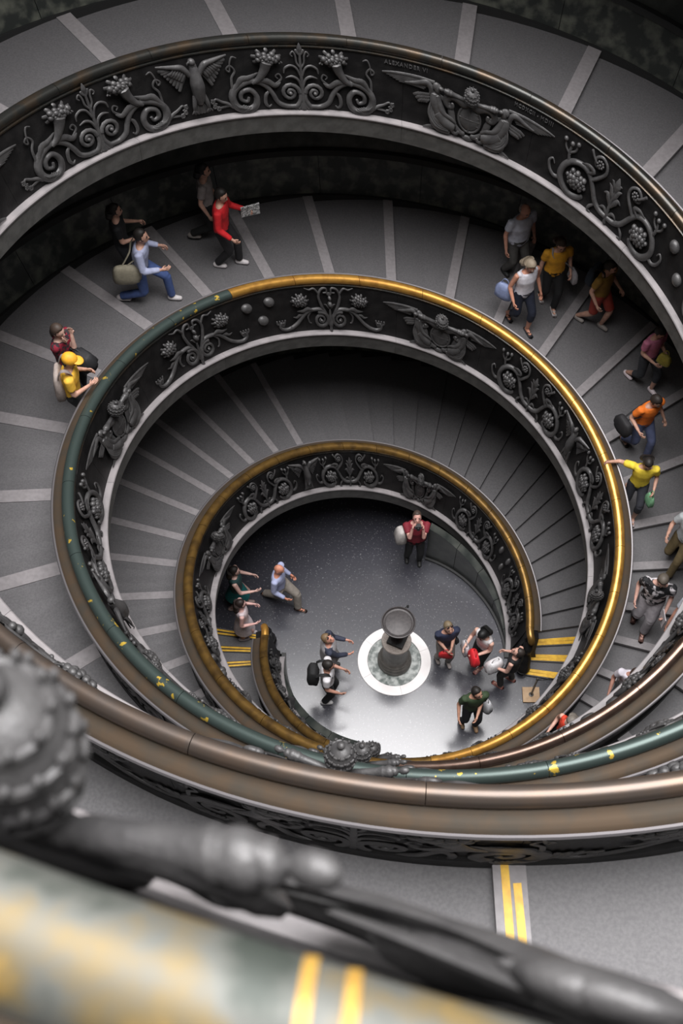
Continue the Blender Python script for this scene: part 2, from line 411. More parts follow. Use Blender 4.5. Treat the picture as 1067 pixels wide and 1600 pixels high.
def t_angel():
    b = MB()
    E(b, (.50, .665, .11), (.058, .078, .068), 10, 7); E(b, (.525, .69, .11), (.06, .066, .064), 9, 6); E(b, (.45, .65, .12), (.018, .02, .022))
    T(b, [(.515, .62, .1), (.525, .56, .09)], [.035, .045], 0)
    b.add(*tube(c3([(.53, .57, .08), (.52, .47, .09), (.46, .34, .09), (.42, .25, .08)]), [.075, .09, .095, .10], 10, 4))
    T(b, [(.50, .56, .14), (.45, .42, .17), (.38, .34, .18), (.27, .30, .17), (.20, .25, .15)], [.042, .042, .036, .028, .022], 4)
    T(b, [(.48, .55, .06), (.38, .52, .1), (.30, .48, .12)], [.04, .033, .022], 4)
    b.add(*tube(c3([(.46, .30, .10), (.34, .20, .14), (.22, .17, .13)]), [.10, .085, .06], 9, 4))
    b.add(*tube(c3([(.50, .30, .07), (.52, .16, .08), (.42, .09, .10), (.28, .08, .11)]), [.075, .075, .07, .045], 9, 4))
    for k in range(5):
        T(b, [(.58-.02*k, .48-.05*k, .11), (.61-.04*k, .28-.02*k, .13+.01*k), (.5-.05*k, .12+.012*k, .17), (.3-.01*k, .09+.03*k, .17)], [.012, .02, .022, .012], 4)
    T(b, [(.5, .07, .06), (.6, .05, .06), (.68, .02, .05)], [.035, .025, .012], 3)
    return b
def t_wing():
    b = MB()
    T(b, [(.59, .54, .06), (.60, .64, .08), (.66, .70, .085), (.74, .685, .075), (.84, .645, .06), (.98, .62, .05)], [.035, .042, .042, .036, .028, .012], 5)
    for k in range(6):
        leaf(b, [(.60+.02*k, .685-.020*k, .05), (.82, .70-.018*k, .05), (1.06-.02*k, .70-.017*k, .045), (1.29-.045*k, .690-.018*k, .03)], .022)
    T(b, [(.56, .72, .05), (.8, .735, .05), (1.1, .725, .045), (1.30, .70, .03)], [.03, .026, .022, .010], 5)
    for q in range(3):
        for k in range(6-q):
            leaf(b, [(.61+.032*k, .55-.045*q-.004*k, .065), (.64+.034*k, .525-.045*q-.006*k, .065), (.665+.036*k, .49-.045*q-.004*k, .05)], .024)
    return b
def t_cart():
    b = MB()
    for sg in (1, -1):
        T(b, [(0, .60, .08), (.10*sg, .56, .1), (.20*sg, .62, .12), (.30*sg, .62, .12), (.36*sg, .54, .1), (.33*sg, .46, .1), (.27*sg, .47, .12), (.27*sg, .53, .14)], [.04, .06, .065, .06, .055, .045, .035, .022], 4, 8)
        T(b, [(.31*sg, .48, .08), (.27*sg, .36, .08), (.22*sg, .2, .08), (.12*sg, .12, .08), (.05*sg, .11, .07)], [.04, .05, .045, .04, .03], 4, 8)
        T(b, [(.20*sg, .2, .1), (.24*sg, .13, .12), (.18*sg, .08, .12), (.14*sg, .13, .12)], [.035, .03, .025, .02], 4)
    E(b, (0, .055, .04), (.09, .045, .05), 12, 6)
    return b
def t_shield():
    b = MB(); E(b, (0, .36, .05), (.165, .20, .075), 16, 10)
    a = np.linspace(0, 2*math.pi, 25)
    b.add(*tube(np.stack([.165*np.cos(a), .36+.2*np.sin(a), np.full(25, .085)], -1), .017, 6))
    for y in (.29, .35, .41, .47): T(b, [(.0, y, .125-.2*abs(y-.36)), (.14, y, .09)], .009, 0)
    T(b, [(0, .18, .1), (0, .36, .128), (0, .54, .1)], .01, 3)
    T(b, [(-.15, .36, .085), (0, .36, .128), (.15, .36, .085)], .01, 3)
    return b
TI0 = (0.0, .66, .115)
def t_tiara():
    b = MB(); ax = np.array([0, .93, .37])
    pr = [(0.002, -.01), (.080, 0), (.092, .015), (.090, .03), (.100, .045), (.108, .085), (.106, .13), (.095, .17), (.072, .205), (.042, .228), (.018, .236), (.018, .246), (.03, .255), (.03, .27), (.012, .285), (.001, .288)]
    b.add(*lathe(pr, 18, TI0, ax))
    q = np.array(Vector((0, 0, 1)).rotation_difference(Vector(ax)).to_matrix())
    for h, r, k in ((.035, .097, 14), (.095, .109, 16), (.155, .103, 14), (.200, .078, 10)):
        a = np.linspace(0, 2*math.pi, 25); ring = np.stack([r*np.cos(a), r*np.sin(a), np.full(25, h)], -1) @ q.T + np.array(TI0)
        b.add(*tube(ring, .008, 5))
        for j in range(k):
            t = 2*math.pi*(j+.5*(h > .09))/k; p = np.array([(r+.003)*math.cos(t), (r+.003)*math.sin(t), h+.018]) @ q.T + np.array(TI0)
            E(b, p, (.010, .010, .010), 6, 4)
    return b
def t_key():
    b = MB(); d = np.array([.40, .085, .06]); L = np.linalg.norm(d); u = d/L
    pr = [(0.001, 0), (.030, 0), (.032, .02), (.026, .04), (.032, .06), (.034, .15), (.038, .23), (.046, .25), (.050, .262), (.044, .275), (.051, .29), (.051, .31), (.042, .325), (.036, .33), (.040, .345), (.028, .358), (.018, .365), (.02, .372), (.034, .382), (.0395, .403), (.034, .424), (.02, .437), (.001, .442)]
    pr = [(q[0]*(.90 if q[1] < .36 else .72), q[1]) for q in pr]; b.add(*lathe(pr, 14, (.055, .625, .065), u))
    return b
def cluster(c, rx, ry, n, r0, r1, seed, d=.05):
    b = MB(); g = random.Random(seed)
    for k in range(n):
        t = 2.399963*k; q = math.sqrt((k+.5)/n); r = g.uniform(r0, r1)
        E(b, (c[0]+rx*q*math.cos(t), c[1]+ry*q*math.sin(t), d + .045*(1-q)), (r, r, r*.95), 8, 5)
    return b
def t_fruit():
    b = cluster((.46, .79), .145, .075, 18, .028, .048, 3, .07)
    for k in range(9):
        a = (k/9*360+12)*D2R; leaf(b, [(.46+.10*math.cos(a), .79+.06*math.sin(a), .05), (.46+.16*math.cos(a), .79+.10*math.sin(a), .05), (.46+.2*math.cos(a), .785+.125*math.sin(a), .03)], .026)
    for k in range(6): E(b, (.31-.012*k+.02*(k % 2), .745-.012*k+.02*(k % 3), .06), (.014, .014, .014), 6, 4)
    return b
def t_palm():
    b = MB(); T(b, [(0, .02), (0, .4), (0, .92)], [.03, .024, .014], 5)
    leaf(b, [(0, .84), (0, .90), (0, .93), (0, .985)], .035)
    for sg in (1, -1):
        leaf(b, [(0, .80), (.04*sg, .86), (.05*sg, .89)], .02)
        T(b, [(0, .62), (.05*sg, .70), (.06*sg, .80), (.09*sg, .86), (.125*sg, .82), (.10*sg, .79)], [.014, .014, .013, .012, .011, .008], 5)
        T(b, [(.01*sg, .5), (.06*sg, .62), (.14*sg, .66), (.22*sg, .62), (.24*sg, .55)], [.014, .016, .018, .017, .008], 5)
        T(b, [(.01*sg, .33), (.05*sg, .45), (.13*sg, .50), (.22*sg, .48)], [.015, .02, .02, .006], 5)
        SP(b, .175*sg, .26, .135, .02, 180 if sg > 0 else 0, -1.6*sg, R=(.032, .02)); E(b, (.175*sg, .26, .05), (.03, .03, .03), 7, 5)
        T(b, [(.04*sg, .25), (.04*sg, .15), (.10*sg, .06), (.18*sg, .05)], [.02, .03, .035, .02], 4)
        for k in range(3): leaf(b, [(0, .12), (.03*(k+.5)*sg, .05), (.045*(k+.6)*sg, .01+.006*k)], .02)
    leaf(b, [(0, .14), (0, .06), (0, .0)], .025)
    return b
def t_scroll():
    b = MB()
    T(b, [(.10, .06), (.24, .06), (.36, .12), (.42, .24), (.50, .36), (.62, .44), (.76, .45), (.92, .38), (1.0, .25), (.96, .10), (.82, .03), (.69, .09), (.66, .22), (.74, .33), (.86, .30), (.88, .20), (.80, .16), (.77, .22)],
      [.03, .035, .035, .036, .036, .04, .045, .052, .055, .055, .052, .048, .044, .04, .036, .032, .026, .02], 4, 7)
    T(b, [(.70, .43, .05), (.60, .50, .06), (.52, .62, .07), (.48, .74, .08)], [.025, .045, .065, .085], 4, 8)
    leaf(b, [(.97, .34, .06), (.86, .50, .06), (.74, .52, .06), (.60, .58, .05)], .045)
    leaf(b, [(.64, .46, .06), (.50, .46, .06), (.38, .38, .05), (.30, .42, .04)], .042)
    T(b, [(.98, .36), (.97, .52), (.91, .62), (.96, .70), (1.02, .66), (.98, .62), (.96, .74), (.92, .82), (.86, .80)], [.02, .017, .015, .014, .013, .011, .011, .012, .006], 4, 5)
    T(b, [(.42, .36), (.33, .42), (.28, .48), (.31, .54), (.36, .51), (.33, .47)], [.018, .016, .014, .012, .011, .008], 4, 5)
    T(b, [(.45, .30), (.52, .24), (.54, .12), (.50, .06), (.46, .09)], [.012, .028, .026, .016, .01], 4, 6)
    T(b, [(1.0, .10), (1.08, .16), (1.16, .20), (1.24, .25), (1.27, .20), (1.23, .18)], [.03, .026, .02, .016, .013, .01], 4, 6)
    for (x, y) in ((1.27, .14), (1.22, .10), (1.29, .215)): SP(b, x, y, .035, .008, 60, 1.4, 10, R=(.014, .01))
    T(b, [(1.05, .13), (1.14, .12), (1.22, .11)], [.02, .016, .012], 3, 5)
    for k in range(5): leaf(b, [(.99-.03*k, .16-.03*k, .07), (.93-.04*k, .10-.01*k, .075), (.86-.03*k, .12-.01*k, .06)], .018)
    return b
def t_eagle():
    b = MB()
    b.add(*tube(c3([(0, .80, .09), (0, .70, .10), (0, .55, .11), (0, .38, .09), (0, .26, .07)]), [.05, .075, .10, .085, .045], 10, 4))
    E(b, (-.015, .875, .11), (.05, .05, .05), 9, 6); T(b, [(-.05, .88, .12), (-.085, .865, .12), (-.09, .84, .12)], [.018, .013, .004], 0)
    T(b, [(0, .80, .1), (-.01, .87, .11)], [.05, .04], 0)
    for k in range(5): leaf(b, [((k-2)*.015, .30, .06), ((k-2)*.035, .2, .06), ((k-2)*.045, .10, .05)], .025)
    for sg in (1, -1):
        T(b, [(.07*sg, .68, .08), (.16*sg, .80, .09), (.28*sg, .83, .08), (.50*sg, .87, .05)], [.04, .045, .035, .012], 5, 7)
        for k in range(8):
            leaf(b, [(.08*sg+.03*k*sg, .70+.014*k, .06), (.17*sg+.035*k*sg, .60+.028*k, .05), ((.24+.033*k)*sg, .47+.048*k, .04)], .026)
        for k in range(6): leaf(b, [(.10*sg+.035*k*sg, .74+.012*k, .085), (.15*sg+.035*k*sg, .68+.015*k, .085), ((.19+.035*k)*sg, .61+.025*k, .07)], .022)
        T(b, [(.06*sg, .38, .09), (.10*sg, .26, .1), (.11*sg, .18, .09)], [.04, .03, .018], 3)
        for k in range(3): T(b, [(.11*sg, .18, .09), (.11*sg+(k-1)*.035, .15, .1), (.11*sg+(k-1)*.045, .125, .08)], [.014, .012, .006], 0, 5)
    return b
def t_boss(x, y):
    b = MB(); b.add(*lathe([(.088, -.02), (.09, .005), (.083, .03), (.062, .052), (.035, .064), (.001, .068)], 16, (x, y, 0))); return b
def t_stemB():
    b = MB(); T(b, [(0, .04), (-.01, .3), (.01, .58)], [.03, .026, .018], 4)
    leaf(b, [(.01, .56), (.015, .66), (.015, .72), (.01, .80)], .055)
    for sg in (1, -1):
        leaf(b, [(0, .30), (.06*sg, .42), (.10*sg, .48), (.16*sg, .46)], .04); leaf(b, [(0, .42), (.04*sg, .52), (.07*sg, .60), (.12*sg, .64)], .036)
        leaf(b, [(.01, .58), (.05*sg, .66), (.07*sg, .70), (.10*sg, .71)], .024); leaf(b, [(0, .14), (.07*sg, .24), (.12*sg, .24), (.17*sg, .2)], .03)
    return b
def t_scrollB():
    b = MB()
    T(b, [(.02, .14), (.14, .15), (.26, .22), (.36, .38), (.46, .52), (.60, .58), (.76, .54), (.88, .42), (.92, .26), (.84, .12), (.70, .05), (.56, .08), (.48, .14)], [.04, .042, .042, .042, .04, .042, .045, .05, .052, .05, .045, .04, .03], 4, 7)
    T(b, [(.42, .46), (.30, .58), (.22, .70), (.24, .82), (.34, .88), (.43, .82), (.42, .72), (.34, .70)], [.034, .03, .026, .024, .024, .024, .022, .018], 4, 6)
    for k in range(8):
        a = 45*k*D2R; E(b, (.34+.048*math.cos(a), .775+.048*math.sin(a), .05), (.022, .022, .02), 7, 4)
    E(b, (.34, .775, .06), (.022, .022, .022), 7, 5)
    T(b, [(.40, .77, .06), (.47, .84, .06), (.52, .90, .05)], [.018, .02, .024], 3)
    T(b, [(.82, .48), (.86, .62), (.84, .74)], [.03, .024, .018], 3); T(b, [(.84, .6), (.93, .68), (.95, .76)], [.02, .017, .014], 3); T(b, [(.84, .64), (.77, .70), (.75, .78)], [.02, .017, .014], 3)
    for x, y in ((.84, .78), (.955, .80), (.745, .82)): E(b, (x, y, .04), (.036, .036, .03), 10, 6)
    T(b, [(.90, .20), (1.0, .16), (1.09, .22), (1.13, .34), (1.08, .40), (1.04, .34)], [.03, .03, .026, .022, .016, .01], 4, 6)
    T(b, [(.24, .18), (.32, .10), (.34, .03), (.28, .02)], [.012, .026, .02, .01], 4, 6)
    leaf(b, [(.5, .54, .06), (.40, .62, .06), (.5, .66, .06), (.62, .62, .05)], .035)
    return b
def t_grapes():
    b = cluster((.64, .32), .17, .13, 26, .03, .05, 5, .05); return b
def t_stemC():
    b = MB(); E(b, (0, .58, .06), (.05, .06, .05)); E(b, (0, .70, .06), (.035, .045, .04)); T(b, [(0, .0), (0, .3), (0, .45)], [.035, .03, .02], 4)
    for k in range(5): leaf(b, [(0, .72), (math.sin((k-2)*.6)*.03, .76), (math.sin((k-2)*.6)*.06, .80)], .016)
    for sg in (1, -1):
        T(b, [(.01*sg, .12), (.08*sg, .34), (.17*sg, .52), (.22*sg, .72), (.16*sg, .86), (.06*sg, .88), (.05*sg, .80), (.12*sg, .79)], [.035, .034, .032, .028, .024, .02, .017, .012], 4, 6)
        T(b, [(.21*sg, .76), (.30*sg, .88), (.40*sg, .86), (.50*sg, .90)], [.022, .02, .016, .006], 4, 6)
        leaf(b, [(0, .45), (.04*sg, .50), (.08*sg, .55), (.12*sg, .56)], .02)
    return b
def t_scrollC():
    b = MB(); SP(b, .20, .24, .17, .02, 70, 2.0, 28, R=(.042, .02)); E(b, (.2, .24, .05), (.025, .025, .03))
    T(b, [(.06, .30), (.16, .44), (.32, .46), (.48, .42), (.60, .32), (.72, .20), (.86, .12), (1.0, .10), (1.10, .16), (1.08, .24), (1.0, .24)], [.035, .036, .036, .036, .035, .034, .034, .034, .03, .024, .016], 4, 7)
    leaf(b, [(.36, .46, .06), (.48, .50, .06), (.58, .46, .06), (.70, .46, .05)], .04); leaf(b, [(.55, .36), (.66, .36), (.72, .32), (.80, .34)], .03)
    T(b, [(.40, .42), (.48, .32), (.46, .20), (.42, .18)], [.012, .02, .018, .01], 4, 6)
    for k in range(4): leaf(b, [(1.02, .16), (1.0+.05*k, .24), (.98+.06*k, .30)], .02)
    return b
def t_flowerC():
    b = cluster((.62, .66), .14, .10, 22, .028, .042, 9, .05)
    for k in range(10):
        a = k*36*D2R; leaf(b, [(.62+.10*math.cos(a), .66+.07*math.sin(a), .05), (.62+.15*math.cos(a), .66+.11*math.sin(a), .05), (.62+.19*math.cos(a), .66+.14*math.sin(a), .03)], .022)
    return b
TPL = {}
for k, f in dict(angel=t_angel, wing=t_wing, key=t_key, scroll=t_scroll, fruit=t_fruit, scrollB=t_scrollB, grapes=t_grapes, scrollC=t_scrollC, flowerC=t_flowerC).items():
    b = f(); TPL[k, 1] = b; TPL[k, -1] = mir(b)
for k_ in (1, -1):
    for v_ in TPL['angel', k_].v: v_[:, 2] = .01 + v_[:, 2]*.52
    for v_ in TPL['wing', k_].v: v_[:, 2] *= .7
for k, f in dict(cart=t_cart, shield=t_shield, tiara=t_tiara, palm=t_palm, eagle=t_eagle, stemB=t_stemB, stemC=t_stemC).items(): TPL[k, 1] = f()
for v_ in TPL['cart', 1].v + TPL['shield', 1].v: v_[:, 2] *= .62
for k, (x, y) in enumerate(((-.24, .68), (.24, .70), (.05, .36))): TPL['boss%d' % k, 1] = t_boss(x, y)
def pmap(st, s0, iso=None, side=-1):
    def fn(V):
        X = V[:, 0]; Y = V[:, 1]; Dp = V[:, 2]
        if iso is not None:
            unit = 11.5*D2R*float(fr(st, s0)); k = 1/unit if unit > .75 else 1.0
            X = iso + (X-iso)*k
        s = np.maximum(s0 - X*11.5, SB+.3)
        if side < 0: r = fr(st, s) - .05 - PB*(1-Y) - Dp*.92; z = fz(st, s) - (1-Y)*1.0 + .15*Dp
        else: r = fr(st, s) + .17 + Dp*.45; z = fz(st, s) - 1.0 + Y*.86
        return pol(st, s, r, z)
    return fn
def put(name, key, sg, st, s0, parent, iso=None, side=-1, m='relief'):
    return TPL[key, sg].build(name, MT[m], parent, True, 60, pmap(st, s0, iso, side))
def text_tpl(txt, h, x0, y0, slope=0.0, width=None):
    cu = bpy.data.curves.new('lettering', 'FONT'); cu.body = txt; cu.size = h; cu.extrude = .012; cu.space_character = 1.25; cu.resolution_u = 2
    o = bpy.data.objects.new('lettering', cu); COL.objects.link(o)
    dg = bpy.context.evaluated_depsgraph_get(); me = bpy.data.meshes.new_from_object(o.evaluated_get(dg))
    V = np.array([v.co[:] for v in me.vertices]); F = [tuple(p.vertices) for p in me.polygons]
    bpy.data.objects.remove(o); bpy.data.curves.remove(cu); bpy.data.meshes.remove(me)
    V[:, 0] -= V[:, 0].min()
    if width: V[:, 0] *= width/V[:, 0].max()
    V[:, 0] += x0; V[:, 1] += y0 + slope*(V[:, 0]-x0)
    b = MB(); b.add(V, F); return b
TXT = (text_tpl('ALEXANDER VI', .075, -1.27, .815, 0.0, .60), text_tpl('MCDXCII -', .075, .62, .825, -0.02, .37), text_tpl('MDIII', .075, 1.03, .815, -0.02, .20))
def coat(st, s0):
    root = BAL[st]
    c = put('coat_of_arms', 'cart', 1, st, s0, root, 0.0)
    put('shield', 'shield', 1, st, s0, c, 0.0)
    put('tiara', 'tiara', 1, st, s0, c, 0.0)
    for sg in (1, -1):
        put('key', 'key', sg, st, s0, c, 0.0); put('angel', 'angel', sg, st, s0, c); put('wing', 'wing', sg, st, s0, c)
    if st == 'm' and abs(s0-443.5) < 1:
        for t in TXT: t.build('lettering', MT['relief'], c, False, None, pmap(st, s0))
def tree(st, s0, kind, side=-1):
    root = BAL[st]
    a, bq, cq, nm = {'A': ('palm', 'scroll', 'fruit', ('palmette', 'acanthus_scroll', 'fruit_cluster')), 'B': ('stemB', 'scrollB', 'grapes', ('leafy_stem', 'vine_scroll', 'grape_cluster')),
                     'C': ('stemC', 'scrollC', 'flowerC', ('budding_stem', 'tendril_scroll', 'flower_cluster'))}[kind]
    put(nm[0], a, 1, st, s0, root, None, side)
    for sg in (1, -1):
        o = put(nm[1], bq, sg, st, s0, root, None, side); put(nm[2], cq, sg, st, s0, o, None, side)
def emblem(st, s0, kind):
    if kind == 'eagle': put('eagle', 'eagle', 1, st, s0, BAL[st], 0.0 if fr(st, s0) > 4 else None)
    else:
        for k in range(3): put('boss', 'boss%d' % k, 1, st, s0, BAL[st], ((-.24, .24, .05)[k]) if fr(st, s0) > 4 else None)
for st in 'mn':
    for k in range(-1, 9):
        s0 = 83.5 + 90*k
        if 40 < s0 < END[st] - 15: coat(st, s0 if s0 < 780 else s0 - .9)
        for q, (ds, lst) in enumerate(((28, 0), (62, 1))):
            s = s0 + ds
            if not (14 < s < END[st]-14): continue
            if st == 'm': kd = 'B' if s < 440 else ('A' if s < 520 else 'C')
            else: kd = 'B' if s < 250 else ('C' if s < 345 else 'B')
            tree(st, s, kd)
        s = s0 + 45
        if 20 < s < END[st]-14:
            if st == 'm': emblem(st, s, 'eagle' if int(k) in (0, 4) else 'boss')
            else: emblem(st, s, 'boss' if k in (2, 0, 4) else 'eagle')
# the walkers' side of the frieze, where the photograph shows it
for st, lst in (('m', (212, 240, 575, 600, 625, 650, 672)), ('n', (405, 430, 452))):
    for i, s in enumerate(lst): tree(st, s, 'AC'[i % 2], 1)

# worn gold bands across the handrail of the top flight
for sc_ in (806.0, 806.32):
    A_ = np.linspace(200, 20, 14)*D2R; V = []
    for t in (-.055, .055):
        for a in A_: V.append(pol('n', sc_ + t, float(fr('n', sc_)) + .0775*math.cos(a), float(fz('n', sc_)) + .0775*math.sin(a)))
    b = MB(); b.add(V, grid_faces(2, 14)); b.build('gold_wear_band', MT['wearband'], BAL['n'])
# newel ends
for st in 'mn':
    root = BAL[st]; r0 = float(fr(st, SB)); z0 = float(fz(st, SB))
    def P2(s, dr, z): return pol(st, s+SB, r0+dr, z)
    b = MB(); b.add(*sweep(st, SB-3.2, SB+0.4, lambda q: [(r0-.22, 0), (r0-.22, .12), (r0-.17, .16), (r0-.05, z0-.1), (r0+.06, z0-.07), (r0+.17, z0-.14), (r0+.2, .16), (r0+.24, .12), (r0+.24, 0)], 1))
    b.build('newel', MT['panel'], root, True, 40)
    pts = [P2(0.5, 0, z0), P2(-2.5, 0, z0-.005), P2(-4.5, .02, z0-.04), P2(-5.2, .03, z0-.11), P2(-4.2, .03, z0-.15), P2(-3.2, .02, z0-.12)]
    b = MB(); b.add(*tube(pts, [.072, .07, .068, .062, .05, .035], 10, 5)); b.build('rail_scroll', MT['brass'] if st == 'm' else MT['gold'], root)
    b = MB()
    pts = [P2(-3.2, 0, z0-.18), P2(-5.5, 0, z0-.35), P2(-4.8, 0, z0-.6), P2(-6.5, 0, .35), P2(-9, 0, .16), P2(-8, 0, .07)]
    b.add(*tube(pts, [.08, .10, .09, .12, .12, .08], 10, 6)); b.add(*ellipsoid(P2(-8.2, 0, .13), (.14, .14, .12), 12, 8))
    b.build('newel_scroll', MT['panel'], root)

# ------------------------------------------------------------------ fountain pedestal in the middle
FX, FY = -0.009, -0.10
fo = empty('pedestal', (FX, FY, 0))
tag(fo, 'stone pedestal with dark round dish standing on a white ring in the floor', 'pedestal')
mw = mat('white_marble', (0.74, 0.70, 0.69), 0.35, 0, (0.80, 0.77, 0.76), 4, .4, .6)
mg = mat('veined_marble', (0.09, 0.11, 0.10), 0.3, 0, (0.42, 0.44, 0.42), 9, .42, .62, detail=8)
ms = mat('shaft_stone', (0.075, 0.070, 0.062), 0.4, 0, (0.12, 0.11, 0.10), 12, .4, .6)
mgr = mat('pale_granite', (0.30, 0.25, 0.22), 0.5, 0, (0.40, 0.35, 0.31), 40, .4, .6)
md = mat('dish_metal', (0.05, 0.045, 0.045), 0.5, 0.2, (0.068, 0.06, 0.06), 20, .4, .6)
cuts = [24, 66, 146, 214, 284, 384]
for a0, a1 in zip(cuts[:-1], cuts[1:]):
    A = np.linspace(a0+.15, a1-.15, 20)*D2R; V = []
    for a in A:
        for r, z in ((.498, .002), (.498, .022), (.672, .022), (.678, .016), (.678, .002)): V.append((r*math.cos(a), r*math.sin(a), z))
    b = MB(); F = grid_faces(20, 5, False, True) + [tuple(range(5))[::-1], tuple(range(95, 100))]; b.add(V, F); b.build('ring_slab', mw, fo, True, 30)
b = MB(); b.add(*lathe([(.001, .02), (.3, .02), (.49, .02), (.497, .012), (.497, .0)], 48)); b.build('marble_disc', mg, fo, True, 30)
b = MB(); b.add(*lathe([(.31, .02), (.315, .10), (.305, .12), (.285, .13), (.30, .15), (.302, .19), (.29, .21), (.265, .225), (.275, .24), (.27, .265), (.25, .28), (.235, .30), (.22, .36), (.205, .9), (.21, .96)], 48)); b.build('shaft', ms, fo, True, 35)
b = MB(); b.add(*lathe([(.001, .93), (.22, .93), (.262, .945), (.266, .96), (.266, 1.0), (.258, 1.01), (.001, 1.01)], 48)); b.build('slab', mgr, fo, True, 35)
b = MB(); b.add(*box((.015, .01, 1.05), (.15, .15, .042), -.38)); o = b.build('plinth', MT['black'], fo, False); bevel(o.data, .006, 2)
b = MB(); b.add(*lathe([(.10, 1.09), (.11, 1.11), (.075, 1.15), (.045, 1.22), (.04, 1.4), (.05, 1.5), (.035, 1.54), (.06, 1.60), (.12, 1.66)], 32)); b.build('stem', md, fo, True, 40)
b = MB(); b.add(*lathe([(.001, 1.64), (.10, 1.645), (.2, 1.69), (.27, 1.755), (.292, 1.80), (.298, 1.815), (.294, 1.83), (.28, 1.833), (.272, 1.82), (.262, 1.80), (.235, 1.792), (.228, 1.797), (.22, 1.80), (.001, 1.803)], 56)); o = b.build('dish', md, fo, True, 35)
b = MB(); b.add(*tube([(.1, .27, 1.76), (.13, .325, 1.77), (.16, .33, 1.80), (.15, .28, 1.82)], .012, 6, 4)); b.build('handle', MT['black'], o)
b = MB(); b.add(*tube([(-.08, -.09, 1.09), (-.06, -.11, 1.12), (-.02, -.12, 1.12), (0, -.12, 1.09)], .01, 6, 4)); b.build('hook', md, fo)

# barrier post on a wooden board
bp = empty('barrier_post', (2.50, -0.62, 0)); tag(bp, 'short dark barrier post with black chain on a square wooden base by the yellow steps', 'post')
b = MB(); b.add(*box((0, 0, .02), (.155, .145, .02), .05)); o = b.build('wooden_base', mat('pale_wood', (0.50, 0.34, 0.20), .6, 0, (0.42, 0.27, 0.15), 10), bp, False); bevel(o.data, .004, 1)
b = MB(); b.add(*lathe([(.001, .04), (.045, .04), (.045, .05), (.018, .06), (.018, .80), (.026, .81), (.026, .84), (.012, .87), (.001, .875)], 14)); b.build('post', ms, bp, True, 40)
for i in range(48):
    t = i/47; p = np.array([.03+t*2.93, t*.62, .80 - .22*math.sin(math.pi*t) + .10*t]); a = np.linspace(0, 2*math.pi, 9)
    rg = np.stack([.036*np.cos(a), .016*np.sin(a)*(i % 2), .016*np.sin(a)*((i+1) % 2)], -1) + p
    b = MB(); b.add(*tube(rg, .006, 5)); b.build('chain_link', MT['black'], bp)

# ------------------------------------------------------------------ people
def ground(x, y, st, ref_s=None):
    if st == 'f': return 0.0
    s = ((math.atan2(y, x) - OFF[st])/D2R) % 360
    s = min((s+360*k for k in range(-1, 3)), key=lambda q: abs(q-ref_s))
    for i in range(len(B0)-1):
        if B0[i] <= s < B0[i+1]:
            za, zb = float(zr(st, B0[i])), float(zr(st, B0[i+1])); h = min(.1, zb-za); t = (s-B0[i])/(B0[i+1]-B0[i])
            return max(za + h/2 + (zb-za-h)*t, .05*(i+1) if i < 3 else -9) + .006
    return 0.0
_cm = {}
def cmat(c, rough=.8, metal=0.0):
    k = (tuple(round(x, 3) for x in c), rough, metal)
    if k not in _cm: _cm[k] = mat('fabric' if metal == 0 else 'metal', k[0], rough, metal, tuple(x*.82 for x in k[0]), 14, .4, .6)
    return _cm[k]
def skin(c=(.62, .36, .26)): return cmat(c, .55)
def remesh(mb, name, vox, m, parent, extra=None, smooth_it=2):
    me = mb.mesh(name + '_raw', False); o = bpy.data.objects.new('tmp', me); COL.objects.link(o)
    md_ = o.modifiers.new('r', 'REMESH'); md_.mode = 'VOXEL'; md_.voxel_size = vox
    sm = o.modifiers.new('s', 'SMOOTH'); sm.iterations = smooth_it; sm.factor = .5
    dg = bpy.context.evaluated_depsgraph_get(); me2 = bpy.data.meshes.new_from_object(o.evaluated_get(dg)); me2.name = name
    bpy.data.objects.remove(o); bpy.data.meshes.remove(me)
    me2.materials.clear()
    if extra is not None:
        bm = bmesh.new(); bm.from_mesh(me2); t = extra.mesh('x', True); bm.from_mesh(t); bm.to_mesh(me2); bm.free(); bpy.data.meshes.remove(t)
    me2.shade_smooth()
    return link(name, me2, parent, m)
def ik(a, c, l1, l2, pole):
    a = np.array(a, float); c = np.array(c, float); d = c-a; L = np.linalg.norm(d)
    if L > (l1+l2)*.998: c = a + d/L*(l1+l2)*.998; d = c-a; L = np.linalg.norm(d)
    x = (l1*l1 - l2*l2 + L*L)/(2*L); h = math.sqrt(max(l1*l1-x*x, 0)); u = d/L
    p = np.array(pole, float); p = p - (p@u)*u; p /= np.linalg.norm(p)+1e-9
    return a + u*x + p*h, c
def loft(secs, n=20, cx=None):
    """secs: (centre xyz, half depth x, half width y, (optional axis))"""
    V = []
    for c, hx, hy in secs:
        for j in range(n):
            a = 2*math.pi*j/n; V.append((c[0]+hx*math.cos(a), c[1]+hy*math.sin(a), c[2]))
    F = grid_faces(len(secs), n, False, True); k = len(V); V = V + [secs[0][0], secs[-1][0]]; m = (len(secs)-1)*n
    F += [(k, (j+1) % n, j) for j in range(n)] + [(k+1, m+j, m+(j+1) % n) for j in range(n)]
    return np.array(V, float), F
